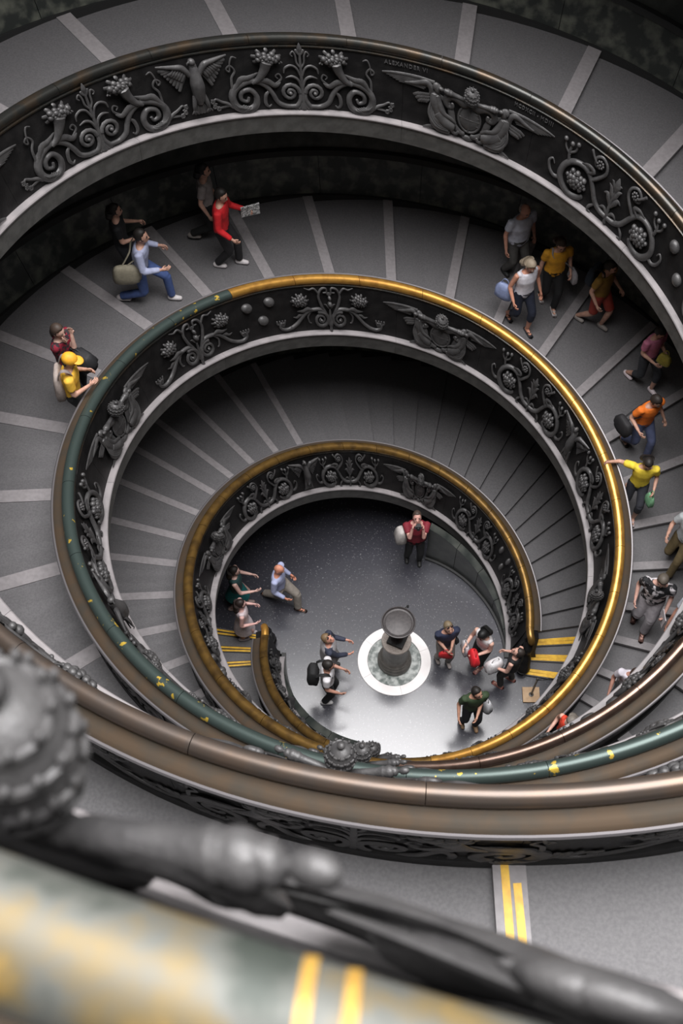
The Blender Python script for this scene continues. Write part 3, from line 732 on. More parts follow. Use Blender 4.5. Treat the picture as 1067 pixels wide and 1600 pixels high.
def person(label, st, s, r, psi, H=1.68, xy=None, feet=((.10, .10), (-.10, -.10)), hands=None, lean=0.0, head=(0, 0), top=(.5, .5, .5), sleeve='short', bottom=('trousers', (.05, .05, .05)),
           shoes=('shoe', (.7, .7, .7)), hair=('short', (.03, .025, .02)), sk=(.60, .34, .25), build=1.0, lift=(0, 0), extras=None, pattern=None, group=None):
    k = H/1.70
    if xy is None:
        th = s*D2R + OFF.get(st, 0.0); x, y = r*math.cos(th), r*math.sin(th)
    else: x, y = xy
    g0 = ground(x, y, st, s); a = psi*D2R
    root = empty('person', (x, y, g0), a)
    tag(root, label, 'person', group)
    lz = []
    for i, (fx, fy) in enumerate(feet):
        wx = x + k*(fx*math.cos(a) - fy*math.sin(a)); wy = y + k*(fx*math.sin(a) + fy*math.cos(a))
        lz.append((ground(wx, wy, st, s) - g0)/k + lift[i])
    spread = max(abs(feet[0][0]-feet[1][0]), .0)
    hz = .93 - .16*spread**2*1.6 + min(lz[0], lz[1], 0)*.9
    ln = lean*D2R; px = -math.sin(ln)*.06
    pel = np.array([px, 0, hz])
    tv = np.array([math.sin(ln), 0, math.cos(ln)])
    chest = pel + tv*.36; neck = pel + tv*.53; hc = neck + np.array([math.sin(ln)*.10 + .02 + .04*math.sin(head[0]*D2R), 0, .135*math.cos(min(abs(head[0]), 50)*D2R*.5)])
    sh = [pel + tv*.475 + np.array([0, .175*build**.5, 0]), pel + tv*.475 - np.array([0, .175*build**.5, 0])]
    hip = [pel + np.array([0, .09, -.02]), pel - np.array([0, .09, .02])]
    body = MB(); shirt = MB(); bot = MB(); shoe = MB()
    def cap(b, P, R, n=12): b.add(*tube(P, R, n, 0, 1.0, (.3, .9, .2)))
    def blob(b, c, rr): b.add(*ellipsoid(c, rr, 14, 10))
    # torso
    def tor(inf):
        w = build
        return [(pel - tv*.10, .085*w+inf, .125*w+inf), (pel, .108*w+inf, .165*w+inf), (pel+tv*.10, .105*w+inf, .150*w+inf), (pel+tv*.20, .105*w+inf, .148*w+inf),
                (pel+tv*.32, .115*w+inf, .168*w+inf), (pel+tv*.43, .100+inf, .178+inf), (pel+tv*.49, .075+inf, .135+inf), (pel+tv*.525, .056+inf, .066+inf)]
    body.add(*loft(tor(-.012)))
    # head
    R3 = np.array(Matrix.Rotation(head[1]*D2R, 3, 'Z') @ Matrix.Rotation(head[0]*D2R, 3, 'Y'))
    def hd(b, c, rr, nu=14, nv=10):
        V, F = ellipsoid(c, rr, nu, nv); b.add(np.asarray(V) @ R3.T + hc, F)
    cap(body, [neck - tv*.04, hc + np.array([-.01, 0, -.03])], [.056, .052])
    hd(body, (0, 0, .01), (.095, .075, .112)); hd(body, (.03, 0, -.055), (.062, .055, .062)); hd(body, (.10, 0, -.022), (.02, .014, .026), 8, 6)
    for sg in (1, -1): hd(body, (-.005, .076*sg, -.01), (.020, .012, .032), 8, 6)
    # legs
    jl = []
    for i in (0, 1):
        an = np.array([feet[i][0], feet[i][1], lz[i]+.085]); kn, an = ik(hip[i], an, .43, .42, (1, .08*(1-2*i), 0)); jl.append((hip[i], kn, an))
        cap(body, [hip[i], kn], [.082, .052]); cap(body, [kn, kn + (an-kn)*.35, an], [.052, .055, .036])
        blob(body, an + np.array([-.02, 0, -.04]), (.04, .036, .04)); cap(body, [an + np.array([0, 0, -.045]), an + np.array([.12, 0, -.062])], [.036, .026])
    if bottom[0] in ('trousers', 'shorts', 'capri', 'baggy'):
        bot.add(*loft(tor(.012)[:3]))
        for i in (0, 1):
            h_, kn, an = jl[i]; g = 1.2 if bottom[0] == 'baggy' else 1.0
            if bottom[0] == 'shorts': cap(bot, [h_, kn + (h_-kn)*.1], [.102*g, .085])
            elif bottom[0] == 'capri': cap(bot, [h_, kn], [.10, .072]); cap(bot, [kn, kn + (an-kn)*.45], [.072, .066])
            else: cap(bot, [h_, kn], [.098*g, .072*g]); cap(bot, [kn, an + (kn-an)*.04], [.070*g, .062*g])
    else:
        hem = {'skirt': .42, 'dress': .48}[bottom[0]]; mid = (feet[0][0]+feet[1][0])/2
        bot.add(*loft([(pel+tv*.08, .11, .15), (pel, .12, .175), (np.array([mid*.4, 0, hz-.22]), .16+spread*.1, .19), (np.array([mid*.7, 0, hz-hem]), .18+spread*.22, .20)]))
    if pattern != 'none': shirt.add(*loft(tor(.012 if bottom[0] not in ('baggy',) else .012)[1 if bottom[0] in ('dress', 'skirt') else 0:-1]))
    # arms
    hands = hands or ((.06, .27, .82), (.06, -.27, .82))
    fing = MB(); jh = []; je = []
    for i in (0, 1):
        sg = 1-2*i; t = np.array(hands[i], float)
        el, wr = ik(sh[i], t, .29, .25, (-.6, .28*sg, -.55)); jh.append(wr); je.append(el)
        cap(body, [sh[i], el], [.050, .038]); cap(body, [el, wr], [.040, .027])
        dv = wr - el; dv /= np.linalg.norm(dv)
        inw = np.array([0.15, -sg*1.0, 0.0]); inw -= (inw@dv)*dv; inw /= np.linalg.norm(inw)
        if abs(dv[1]) > .8: inw = np.array([0, 0, -1.0]) + dv[2]*dv; inw /= np.linalg.norm(inw)
        acr = np.cross(dv, inw); pc = wr + dv*.045
        body.add(*tube([wr, pc, wr + dv*.085], [.026, .036, .032], 10, 0, .62, inw))
        for q in range(4):
            o_ = acr*(q-1.5)*.0185; b0 = wr + dv*.08 + o_; Lf = (.060, .070, .066, .052)[q]
            fing.add(*tube([b0 - dv*.02, b0 + dv*Lf*.5 + inw*.008, b0 + dv*Lf*.85 + inw*.026, b0 + dv*Lf*.95 + inw*.045], [.0095, .009, .0085, .007], 6, 0))
        tb = wr + dv*.035 + acr*.03; fing.add(*tube([tb - acr*.012, tb + dv*.025 + acr*.018 + inw*.01, tb + dv*.052 + acr*.02 + inw*.022], [.012, .010, .008], 6, 0))
        if sleeve == 'long': cap(shirt, [sh[i], el], [.068, .054]); cap(shirt, [el, wr + (el-wr)*.06], [.054, .042])
        elif sleeve == 'short': cap(shirt, [sh[i], sh[i] + (el-sh[i])*.62], [.072, .066])
        else: blob(shirt, sh[i] + np.array([0, -.035*sg, .0]), (.06, .045, .05))
    ob = remesh(body, 'body', .016, skin(sk), root, fing)
    tm = top if hasattr(top, 'name') else cmat(top)
    remesh(shirt, 'shirt' if bottom[0] != 'dress' else 'dress_top', .018, tm, root)
    remesh(bot, {'baggy': 'trousers', 'capri': 'trousers', 'dress': 'dress_skirt'}.get(bottom[0], bottom[0]), .018, cmat(bottom[1]), root)
    for i in (0, 1):
        an = jl[i][2]; b = MB()
        if shoes[0] == 'shoe':
            blob(b, an + np.array([-.02, 0, -.04]), (.056, .048, .05)); cap(b, [an + np.array([0, 0, -.045]), an + np.array([.14, 0, -.055])], [.05, .036])
            o = remesh(b, 'shoe', .014, cmat(shoes[1], .6), root)
        else:
            b.add(*tube([an + np.array([-.07, 0, -.079]), an + np.array([.03, 0, -.079]), an + np.array([.16, 0, -.079])], [.038, .042, .040], 10, 3, .22, (0, 0, 1)))
            b.add(*tube([an + np.array([.05, .036, -.072]), an + np.array([.075, .02, -.032]), an + np.array([.105, 0, -.045])], .008, 5, 3))
            b.add(*tube([an + np.array([.05, -.036, -.072]), an + np.array([.075, -.02, -.032]), an + np.array([.105, 0, -.045])], .008, 5, 3))
            b.build('sandal', cmat(shoes[1], .6), root)
    # face
    e = MB()
    for sg in (1, -1): hd(e, (.086, .031*sg, .012), (.008, .011, .006), 8, 6)
    e.build('eyes', cmat((.03, .02, .018), .3), root)
    e = MB(); hd(e, (.086, 0, -.062), (.010, .022, .007), 8, 6); e.build('mouth', cmat((.38, .13, .11), .5), root)
    e = MB()
    for sg in (1, -1): hd(e, (.089, .032*sg, .032), (.008, .02, .005), 8, 5)
    e.build('eyebrows', cmat(tuple(x*.8 for x in hair[1])), root)
    # hair
    hk, hcol = hair; hb = MB()
    def hairV(rx, ry, rz, cut):
        V, F = ellipsoid((-.012, 0, .022), (rx, ry, rz), 20, 14); V = np.array(V)
        face = (V[:, 0] > .045) & (V[:, 2] < cut); V[face, 0] = .02 + (V[face, 0]-.045)*.1; V[face, 1] *= .85
        low = (V[:, 2] < -.045); V[low] *= np.array([.85, .85, .6])
        hb.add(V @ R3.T + hc, F)
    hname = 'hair'
    if hk in ('short', 'long', 'bob', 'pony'): hairV(.104, .086, .118, .075)
    if hk in ('long', 'bob', 'pony'):
        Lh = {'long': -.26, 'bob': -.10, 'pony': -.24}[hk]; w_ = .03 if hk == 'pony' else .06
        for yy in ((-.045, 0, .045) if hk != 'pony' else (0,)):
            P = np.array([(-.075, yy, .03), (-.10, yy*1.1, -.06), (-.105, yy*1.15, Lh*.6), (-.09, yy*1.1, Lh)]) @ R3.T + hc
            hb.add(*tube(P, [w_, w_, w_*.9, w_*.35], 10, 4))
    if hk == 'fringe':
        for q in range(9):
            t = (100+q*20)*D2R; hd(hb, (.078*math.cos(t)-.012, .070*math.sin(t), -.012), (.03, .024, .034), 8, 6)
    if hk == 'cap':
        hname = 'cap'; hd(hb, (-.005, 0, .035), (.108, .092, .098), 18, 12)
        V, F = ellipsoid((.10, 0, .045), (.085, .078, .010), 14, 6); hb.add(np.array(V) @ R3.T + hc, F)
    if hb.n: hb.build(hname, cmat(hcol, .6), root)
    if hk == 'cap':
        hb = MB(); hk = 'x'
        for q in range(7):
            t = (120+q*20)*D2R; hd(hb, (.085*math.cos(t), .078*math.sin(t), -.03), (.022, .018, .04), 8, 6)
        hb.build('hair', cmat((.03, .025, .02), .6), root)
    if extras == 'sunglasses':
        b = MB()
        for sg in (1, -1): hd(b, (.075, .036*sg, .085), (.012, .030, .020), 10, 7)
        b.build('sunglasses', cmat((.01, .01, .012), .15), root)
    root.scale = (k, k, k)
    def world(p):
        p = np.array(p)*k; return np.array([x + p[0]*math.cos(a) - p[1]*math.sin(a), y + p[0]*math.sin(a) + p[1]*math.cos(a), g0 + p[2]])
    return dict(root=root, w=world, hands=jh, elbows=je, sh=sh, pel=pel, tv=tv, psi=psi)
def attach(name, label, cat, loc, rz, parts):
    o = empty(name, tuple(loc), rz*D2R); tag(o, label, cat)
    for nm, mb, m in parts: mb.build(nm, m, o, True, 55)
    return o
def pouch(w, d, h, sag=.15, n=20, seed=1):
    """soft bag hanging below its origin"""
    g = random.Random(seed); V = []; zs_ = [0, -.02, -.12, -.35, -.6, -.85, -.97, -1.0]; sc = [.58, .66, .82, 1.0, 1.06, 1.02, .8, .4]; dc = [.35, .5, .75, .95, 1.08, 1.05, .8, .35]
    for zz, a, c in zip(zs_, sc, dc):
        for j in range(n):
            t = 2*math.pi*j/n; cx = math.copysign(abs(math.cos(t))**.6, math.cos(t)); sy = math.copysign(abs(math.sin(t))**.6, math.sin(t))
            q = 1 + g.uniform(-.09, .09); V.append((w/2*a*cx*q, d/2*c*sy*q, h*zz))
    F = grid_faces(len(zs_), n, False, True); F += [tuple(range(n)), tuple(range((len(zs_)-1)*n, len(zs_)*n))[::-1]]
    b = MB(); b.add(V, F); return b
def bag(name, label, P, off, rz, size, col, strap=None, hand=None, seed=1, handle=True):
    """P person; off = local position of the bag top; strap: list of local points"""
    loc = P['w'](off); parts = [('bag_body', pouch(*size, seed=seed), cmat(col, .7))]
    ang = P['psi'] + rz; c, s_ = math.cos(-ang*D2R), math.sin(-ang*D2R)
    def tl(p):
        q = P['w'](p) - loc; return (q[0]*c - q[1]*s_, q[0]*s_ + q[1]*c, q[2])
    if strap:
        b = MB(); b.add(*tube([tl(p) for p in strap], .014, 6, 4, .5)); parts.append(('strap', b, cmat(tuple(x*.7 for x in col), .7)))
    elif handle:
        b = MB(); w = size[0]
        b.add(*tube([(-w*.25, 0, -.02), (-w*.15, 0, .09), (0, 0, .12), (w*.15, 0, .09), (w*.25, 0, -.02)], .009, 6, 4)); parts.append(('handle', b, cmat(tuple(x*.8 for x in col), .7)))
    return attach(name, label, 'bag', loc, ang, parts)
def sling(P, shl, off, front=.13):
    """strap from over a shoulder to a bag top"""
    s0 = P['sh'][shl]; sg = 1-2*shl
    return [(off[0], off[1], off[2]-.02), (front*.6, (off[1]+s0[1]*.6)/2, (off[2]+s0[2])/2), (.09, s0[1]*.55, s0[2]-.05), (.0, s0[1]*.6, s0[2]+.075), (-.10, s0[1]*.5, s0[2]-.06), (-.13*.8, (off[1]+s0[1]*.6)/2, (off[2]+s0[2])/2), (off[0]-.05, off[1], off[2]-.02)]
REL = ((.06, .27, .82), (.06, -.27, .82))
DKH = (.018, .014, .012)
def patt(name, c1, c2, sc, lo=.47, hi=.53): return mat(name, c1, .8, 0, c2, sc, lo, hi)

p = person('woman in black top and dark trousers walking in shadow beside the marble wall', 'n', 319.5, 6.05, 12, 1.66, feet=((.16, .08), (-.16, -.08)), hands=((.30, .14, 1.12), (.28, -.16, 1.08)), top=(.012, .012, .014), sleeve='short', bottom=('trousers', (.02, .022, .028)), shoes=('shoe', (.03, .03, .03)), hair=('bob', DKH))
p = person('man in pale blue shirt and jeans striding past the woman in black', 'n', 320.5, 5.50, -2, 1.76, feet=((.36, .07), (-.38, -.09)), hands=((.25, .26, .95), (.36, -.22, .98)), lean=9, top=(.42, .45, .62), sleeve='long', bottom=('trousers', (.06, .10, .26)), shoes=('shoe', (.62, .58, .58)), hair=('short', DKH), lift=(0, .03))
o_ = (-.16, -.22, 1.0); bag('shoulder_bag', 'beige canvas shoulder bag hanging behind the man in pale blue shirt', p, o_, 10, (.40, .16, .36), (.30, .27, .20), sling(p, 0, o_), seed=3)
p = person('man in bright red shirt and black trousers carrying a newspaper', 'n', 304.8, 5.50, -6, 1.74, feet=((.20, .08), (-.12, -.08)), hands=((.32, .24, 1.05), (.22, -.27, .92)), lean=3, head=(12, -15), top=(.60, .012, .018), sleeve='long', bottom=('trousers', (.016, .015, .017)), shoes=('shoe', (.62, .58, .58)), hair=('short', DKH))
b = MB(); b.add(*box((0, 0, 0), (.15, .012, .10))); b.add(*box((.01, .02, -.005), (.145, .010, .095), .06)); nm_ = patt('newsprint', (.50, .50, .50), (.12, .12, .12), 40)
attach('newspaper', 'folded grey newspaper held by the man in the red shirt', 'newspaper', p['w']((.42, .22, 1.06)), 20, [('pages', b, nm_)])
p = person('walker in dim white top and black trousers behind the man in red', 'n', 304.2, 6.12, 0, 1.72, feet=((.20, .08), (-.30, -.08)), lift=(0, .06), top=(.30, .26, .25), sleeve='short', bottom=('trousers', (.012, .012, .012)), shoes=('shoe', (.30, .27, .25)), hair=('bob', (.008, .008, .008)))
p = person('woman in maroon top holding both hands up to her neck', 'n', 345.2, 5.05, -12, 1.66, feet=((.04, .09), (-.04, -.09)), hands=((.17, .08, 1.46), (.12, -.05, 1.46)), head=(12, -10), top=patt('maroon_print', (.22, .008, .025), (.03, .02, .025), 18), sleeve='short', bottom=('trousers', (.02, .02, .022)), shoes=('shoe', (.05, .05, .05)), hair=('pony', (.06, .04, .03)), sk=(.66, .42, .34))
o_ = (.30, .0, 1.18); bag('camera_bag', 'black camera bag with orange patch held beside the woman in maroon', p, o_, -20, (.34, .24, .30), (.016, .016, .018), sling(p, 0, o_), seed=5)
p = person('man in yellow cap and yellow shirt leaning at the green handrail', 'n', 351.0, 4.74, 8, 1.70, feet=((.05, .10), (-.08, -.10)), hands=((.24, .12, 1.18), (.28, -.16, 1.20)), lean=6, head=(18, -8), top=(.80, .46, .045), sleeve='short', bottom=('shorts', (.016, .016, .018)), shoes=('shoe', (.25, .16, .12)), hair=('cap', (.85, .42, .03)))
b = pouch(.40, .13, .52, seed=7); parts = [('bag_body', b, cmat((.36, .30, .27)))]
b = MB(); b.add(*tube([(.13, .03, -.02), (.13, .10, .14), (.12, .20, .10), (.10, .22, -.1)], .026, 6, 4, .4)); parts.append(('strap', b, cmat((.24, .20, .19)))); b = MB(); b.add(*tube([(-.13, .03, -.02), (-.13, .10, .14), (-.12, .20, .10), (-.10, .22, -.1)], .026, 6, 4, .4)); parts.append(('strap', b, cmat((.24, .20, .19))))
attach('backpack', 'beige fabric backpack on the back of the man in the yellow cap', 'bag', p['w']((-.13, 0, 1.37)), p['psi']-90, parts)
p = person('balding man in white polo shirt and grey trousers', 'n', 253.0, 5.62, -58, 1.74, feet=((.12, .10), (-.10, -.10)), hands=((.05, .28, .85), (.10, -.30, .88)), head=(22, 0), top=(.55, .57, .66), sleeve='short', bottom=('trousers', (.10, .095, .09)), shoes=('shoe', (.02, .02, .02)), hair=('fringe', (.30, .27, .25)), sk=(.55, .27, .19), build=1.2)
p = person('woman in bright yellow-orange blouse and black trousers with a cross strap', 'n', 245.4, 5.42, -78, 1.66, feet=((.16, .08), (-.14, -.08)), hands=((.14, .24, .95), (.04, -.27, .84)), head=(25, 5), top=(.70, .33, .02), sleeve='short', bottom=('trousers', (.012, .012, .013)), shoes=('sandal', (.55, .52, .52)), hair=('bob', (.05, .03, .02)), build=1.08)
o_ = (.14, .30, .98); bag('handbag', 'white and black handbag carried by the woman in the yellow-orange blouse', p, o_, 10, (.26, .10, .26), (.40, .38, .40), sling(p, 1, o_), seed=8)
p = person('woman in white sleeveless blouse, navy shorts and flip-flops', 'n', 248.6, 4.76, -62, 1.70, feet=((.20, .09), (-.20, -.09)), hands=((.12, .25, .86), (.16, -.28, .90)), head=(30, 10), top=(.78, .76, .82), sleeve='none', bottom=('capri', (.014, .018, .035)), shoes=('sandal', (.02, .02, .025)), hair=('bob', (.42, .34, .25)), sk=(.58, .27, .18), build=1.05)
o_ = (-.13, -.29, 1.03); bag('plastic_bag', 'pale blue plastic bag hanging behind the woman in white sleeveless blouse', p, o_, 30, (.30, .14, .34), (.30, .36, .58), None, seed=9)
p = person('walker in mustard shirt and red shorts near the dark wall', 'n', 236.6, 5.55, -42, 1.70, feet=((.12, .09), (-.27, -.09)), hands=((.18, .24, .95), (.12, -.28, .90)), head=(15, 10), top=(.27, .15, .025), sleeve='short', bottom=('shorts', (.34, .045, .03)), shoes=('shoe', (.30, .27, .25)), hair=('short', DKH))
b = pouch(.32, .16, .42, seed=11); parts = [('bag_body', b, cmat((.02, .03, .045)))]
b = MB(); b.add(*tube([(.12, .05, -.02), (.12, .10, .085), (.11, .24, .07), (.10, .24, -.12)], .022, 6, 4, .4)); parts.append(('strap', b, cmat((.015, .015, .02)))); b = MB(); b.add(*tube([(-.12, .05, -.02), (-.12, .10, .085), (-.11, .24, .07), (-.10, .24, -.12)], .022, 6, 4, .4)); parts.append(('strap', b, cmat((.015, .015, .02))))
attach('backpack', 'dark blue backpack worn by the walker in the mustard shirt', 'bag', p['w']((-.22, 0, 1.38)), p['psi']-90, parts)
p = person('person in pink shirt and dark shorts carrying something yellow', 'n', 223.4, 5.30, -55, 1.62, feet=((.24, .08), (-.24, -.10)), hands=((.26, .10, 1.05), (.24, -.14, .98)), head=(30, 0), top=(.62, .20, .32), sleeve='short', bottom=('capri', (.035, .038, .045)), shoes=('shoe', (.72, .62, .64)), hair=('short', DKH))
o_ = (.30, .03, 1.14); bag('pouch', 'small yellow and black pouch held by the person in pink', p, o_, 20, (.22, .12, .22), (.40, .34, .06), None, seed=12)
p = person('man in bright orange t-shirt and jeans with black shoulder bag', 'n', 213.4, 4.46, -62, 1.68, feet=((.26, .09), (-.20, -.09)), hands=((.12, .28, .92), (.20, -.26, .98)), lean=4, head=(25, 8), top=(.86, .20, .02), sleeve='short', bottom=('trousers', (.10, .12, .22)), shoes=('sandal', (.03, .025, .02)), hair=('short', (.03, .022, .018)))
o_ = (-.05, -.36, 1.02); bag('shoulder_bag', 'black shoulder bag at the hip of the man in the orange t-shirt', p, o_, 0, (.36, .18, .30), (.016, .015, .017), sling(p, 0, o_), seed=13)
p = person('girl in yellow t-shirt reaching one arm out to the gold handrail', 'n', 202.0, 3.93, -95, 1.58, feet=((.26, .08), (-.28, -.08)), lift=(0, .10), hands=((.22, .22, .98), (-.02, -.60, 1.30)), head=(28, 5), top=(.80, .60, .05), sleeve='short', bottom=('capri', (.035, .036, .045)), shoes=('sandal', (.62, .52, .52)), hair=('long', DKH))
o_ = (.27, .21, .87); bag('plastic_bag', 'small green and white plastic bag held by the girl in yellow', p, o_, 20, (.20, .10, .26), (.22, .46, .26), None, seed=14)
p = person('walker in olive trousers and white shirt stepping down with dark shoes', 'n', 188.4, 4.42, -125, 1.72, feet=((.30, .09), (-.20, -.09)), hands=((.06, .27, .85), (.30, -.22, 1.0)), top=(.55, .58, .60), sleeve='short', bottom=('trousers', (.17, .125, .06)), shoes=('shoe', (.03, .026, .024)), hair=('short', DKH))
p = person('man in black and white patterned shirt and pale grey trousers', 'n', 174.8, 3.84, -105, 1.72, feet=((.20, .09), (-.06, -.10)), hands=((.22, .22, .95), (.14, -.25, .95)), head=(25, 0), top=patt('leaf_print', (.62, .58, .60), (.012, .012, .014), 9, .44, .50), sleeve='short', bottom=('baggy', (.40, .37, .39)), shoes=('sandal', (.12, .06, .05)), hair=('short', (.12, .10, .08)), build=1.15, sk=(.62, .36, .29))
b = MB(); b.add(*box((0, 0, 0), (.10, .006, .14))); attach('leaflet', 'folded white leaflet held by the man in patterned shirt', 'leaflet', p['w']((.31, .21, .90)), p['psi']+20, [('pages', b, cmat((.62, .58, .60)))])
p = person('walker in white shirt with bare arm, beside the man in patterned shirt', 'n', 171.6, 4.42, -112, 1.70, feet=((.12, .09), (-.12, -.09)), hands=((.06, .27, .85), (.26, -.27, .92)), top=(.62, .64, .72), sleeve='short', bottom=('shorts', (.16, .22, .40)), shoes=('shoe', (.3, .3, .3)), hair=('short', (.08, .05, .04)), sk=(.50, .25, .18))
p = person('person in white blouse half hidden behind the brown copper handrail', 'n', 154.6, 3.82, -110, 1.62, feet=((.12, .09), (-.12, -.09)), hands=((.10, .27, .88), (.28, -.24, .98)), lean=8, head=(20, 0), top=(.66, .62, .68), sleeve='short', bottom=('trousers', (.20, .19, .20)), shoes=('shoe', (.2, .1, .08)), hair=('short', (.05, .03, .025)), sk=(.40, .20, .15))
p = person('grey-haired woman in red tank top half hidden behind the handrail', 'n', 137.0, 3.47, -140, 1.62, feet=((.12, .08), (-.12, -.08)), hands=((.22, .17, 1.0), (.20, -.18, .97)), head=(10, 0), top=(.62, .05, .02), sleeve='none', bottom=('trousers', (.03, .03, .03)), shoes=('shoe', (.1, .1, .1)), hair=('bob', (.20, .175, .15)), sk=(.62, .36, .28))
# on the floor of the well
p = person('woman in maroon shirt taking a photograph upward under the dark ramp', 'f', 0, 0, -85, 1.70, xy=(.27, 2.02), feet=((.04, .12), (-.04, -.12)), hands=((.17, .10, 1.57), (.17, -.10, 1.58)), lean=-6, head=(-32, 0), top=(.20, .012, .025), sleeve='short', bottom=('trousers', (.010, .010, .011)), shoes=('shoe', (.02, .02, .02)), hair=('short', (.06, .04, .03)), build=1.25, sk=(.66, .36, .30))
b = MB(); b.add(*box((0, 0, 0), (.035, .065, .042))); b.add(*lathe([(.03, 0), (.032, .05), (.026, .055), (.001, .05)], 14, (.03, 0, 0), (1, 0, .4)))
attach('compact_camera', 'small black camera held to the face of the woman in maroon', 'camera', p['w']((.16, 0, 1.66)), p['psi'], [('camera_shell', b, cmat((.012, .012, .013), .4))])
o_ = (.06, -.29, 1.36); bag('folded_jacket', 'pale grey jacket draped over the arm of the woman in maroon', p, o_, 10, (.26, .20, .42), (.46, .43, .41), None, seed=15, handle=False)['category'] = 'jacket'
p = person('bald man in pale blue shirt and khaki trousers striding across the floor', 'f', 0, 0, -14, 1.70, xy=(-2.2, .96), feet=((.36, -.04), (-.34, .06)), hands=((.14, .24, .84), (.20, -.25, .86)), head=(15, 0), top=(.38, .41, .60), sleeve='long', bottom=('baggy', (.26, .23, .20)), shoes=('sandal', (.04, .025, .02)), hair=('none', (.3, .2, .15)), sk=(.66, .28, .18))
p = person('dark-haired woman in teal skirt walking below the ramp', 'f', 0, 0, 5, 1.66, xy=(-2.97, .84), feet=((.14, .07), (-.16, -.07)), hands=((.30, .14, 1.12), (.34, -.20, 1.10)), top=(.02, .06, .06), sleeve='none', bottom=('skirt', (.0, .13, .13)), shoes=('shoe', (.30, .22, .2)), hair=('long', DKH), sk=(.66, .42, .36))
p = person('dark-haired woman in pale pink dress on the first yellow-edged step', 'n', -4.4, 2.80, 12, 1.62, feet=((.08, .07), (-.08, -.07)), hands=((.22, .20, 1.02), (.20, -.20, 1.0)), top=(.72, .60, .62), sleeve='none', bottom=('dress', (.74, .64, .66)), shoes=('shoe', (.45, .4, .42)), hair=('long', (.022, .012, .010)), sk=(.70, .42, .38))
p = person('person in grey vest over navy sleeves with dark sunglasses pushed up', 'f', 0, 0, 5, 1.66, xy=(-1.20, -.36), feet=((.06, .12), (-.06, -.12)), hands=((.32, .16, 1.12), (.34, -.08, 1.02)), head=(-38, -15), top=(.03, .035, .06), sleeve='long', bottom=('baggy', (.30, .28, .28)), shoes=('shoe', (.05, .05, .05)), hair=('short', (.20, .13, .07)), extras='sunglasses', sk=(.70, .34, .25), build=1.12)
kv = 1.66/1.70; q_, t_ = p['pel'], p['tv']; b = MB()
V_, F_ = loft([(q_ - t_*.12, .155, .205), (q_, .165, .215), (q_ + t_*.12, .148, .192), (q_ + t_*.24, .148, .192), (q_ + t_*.34, .148, .200), (q_ + t_*.44, .128, .172), (q_ + t_*.49, .095, .120)]); b.add(V_*kv, F_)
attach('vest', 'pale grey vest worn over navy sleeves by the person with sunglasses', 'clothing', p['w']((0, 0, 0)), p['psi'], [('vest_cloth', b, cmat((.42, .40, .41)))])
p = person('man in white t-shirt and black trousers with a black backpack', 'f', 0, 0, 2, 1.74, xy=(-1.19, -.88), feet=((.06, .10), (-.06, -.10)), hands=((.26, .14, 1.08), (.20, -.26, .98)), head=(8, -12), top=(.70, .68, .70), sleeve='short', bottom=('trousers', (.012, .012, .013)), shoes=('shoe', (.75, .73, .73)), hair=('short', (.02, .016, .014)), sk=(.50, .26, .19))
b = pouch(.34, .20, .46, seed=22); parts = [('bag_body', b, cmat((.010, .010, .011)))]
b = MB(); b.add(*tube([(.13, .06, -.04), (.13, .14, .045), (.12, .26, .04), (.10, .34, -.12)], .026, 6, 4, .4)); parts.append(('strap', b, cmat((.010, .010, .011)))); b = MB(); b.add(*tube([(-.13, .06, -.04), (-.13, .14, .045), (-.12, .26, .04), (-.10, .34, -.12)], .026, 6, 4, .4)); parts.append(('strap', b, cmat((.010, .010, .011))))
attach('backpack', 'large black backpack on the man in the white t-shirt', 'bag', p['w']((-.24, 0, 1.42)), p['psi']-90, parts)
p = person('woman in navy top and grey trousers holding a red bag by the pedestal', 'f', 0, 0, -72, 1.64, xy=(.87, -.02), feet=((.08, .09), (-.06, -.09)), hands=((.24, .02, 1.20), (.22, -.06, 1.05)), head=(-20, 10), top=(.018, .024, .055), sleeve='short', bottom=('trousers', (.24, .215, .20)), shoes=('shoe', (.40, .35, .33)), hair=('short', (.20, .15, .09)), sk=(.55, .30, .22), extras='sunglasses')
o_ = (.24, -.07, 1.00); bag('handbag', 'red bag held in front of the woman in the navy top', p, o_, 70, (.24, .09, .22), (.55, .02, .025), None, seed=23)
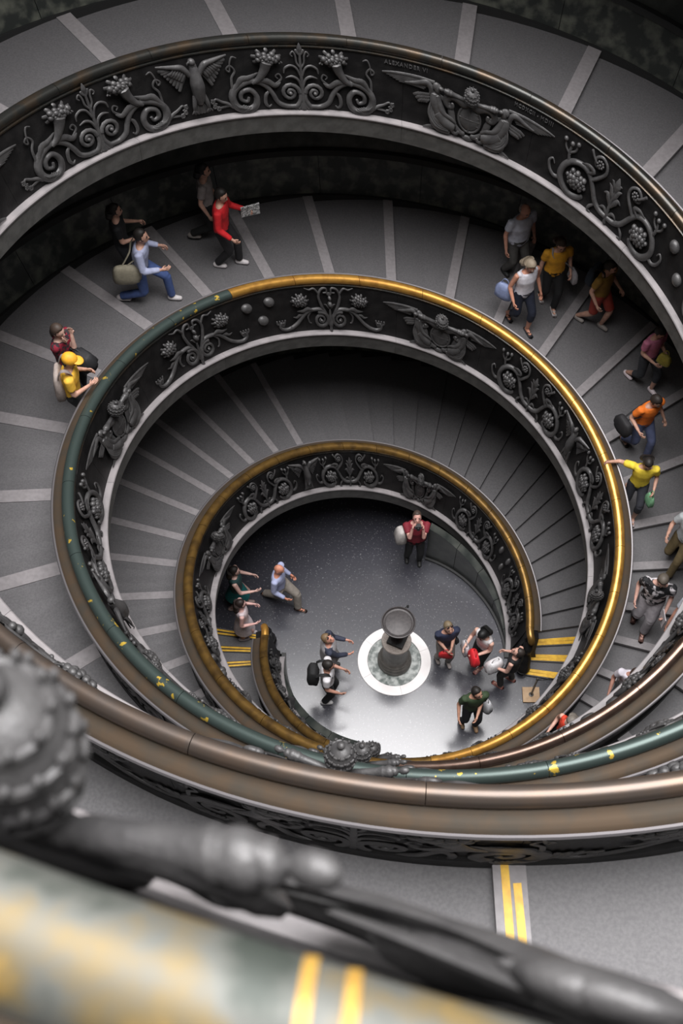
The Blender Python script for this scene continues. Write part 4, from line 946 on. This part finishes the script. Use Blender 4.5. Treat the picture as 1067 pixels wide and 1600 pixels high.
o_ = tuple(p['elbows'][0] + np.array([-.05, .055, -.12])); bag('camera_bag', 'small black bag hanging at the elbow of the woman in navy', p, o_, 20, (.18, .10, .20), (.014, .014, .016), None, seed=24)
p = person('black-haired woman in white top and black shorts looking into her bags', 'f', 0, 0, -135, 1.68, xy=(1.55, -.05), feet=((.06, .09), (-.04, -.09)), hands=((.30, .10, 1.10), (.34, -.16, 1.14)), lean=8, head=(38, 0), top=(.72, .68, .68), sleeve='none', bottom=('capri', (.012, .012, .012)), shoes=('sandal', (.35, .15, .14)), hair=('bob', (.008, .008, .008)), sk=(.70, .42, .33))
o_ = (.36, .09, 1.24); bag('shopping_bag', 'bright red shopping bag held open by the black-haired woman', p, o_, 60, (.30, .16, .32), (.75, .02, .03), None, seed=25)
o_ = (.29, -.18, 1.08); bag('shopping_bag', 'white shopping bag with grey print beside the bright red bag', p, o_, 60, (.26, .12, .34), (.60, .58, .60), None, seed=26)
p = person('woman in black tank top and dark trousers looking up by the newel', 'f', 0, 0, 150, 1.66, xy=(2.06, -.42), feet=((.08, .12), (-.04, -.12)), hands=((.22, .22, .98), (.22, -.16, 1.0)), head=(-30, 10), top=(.012, .012, .013), sleeve='none', bottom=('trousers', (.045, .040, .038)), shoes=('sandal', (.30, .10, .08)), hair=('short', (.03, .022, .018)), sk=(.66, .38, .30))
o_ = (.28, .20, 1.18); bag('shopping_bag', 'puffy white bag held by the woman in the black tank top', p, o_, 60, (.32, .20, .36), (.78, .76, .77), None, seed=27)
p = person('man in dark green t-shirt and dark trousers with a white bag', 'f', 0, 0, -75, 1.70, xy=(1.36, -1.20), feet=((.08, .10), (-.04, -.12)), hands=((.24, .0, 1.06), (.16, -.30, .95)), head=(-12, 30), top=(.035, .06, .025), sleeve='short', bottom=('trousers', (.018, .018, .022)), shoes=('shoe', (.28, .17, .09)), hair=('short', (.015, .012, .010)), sk=(.60, .32, .22))
o_ = tuple(p['elbows'][0] + np.array([-.05, .10, -.11])); bag('shopping_bag', 'white bag hanging from the arm of the man in green', p, o_, 30, (.30, .16, .40), (.66, .66, .68), None, seed=28)
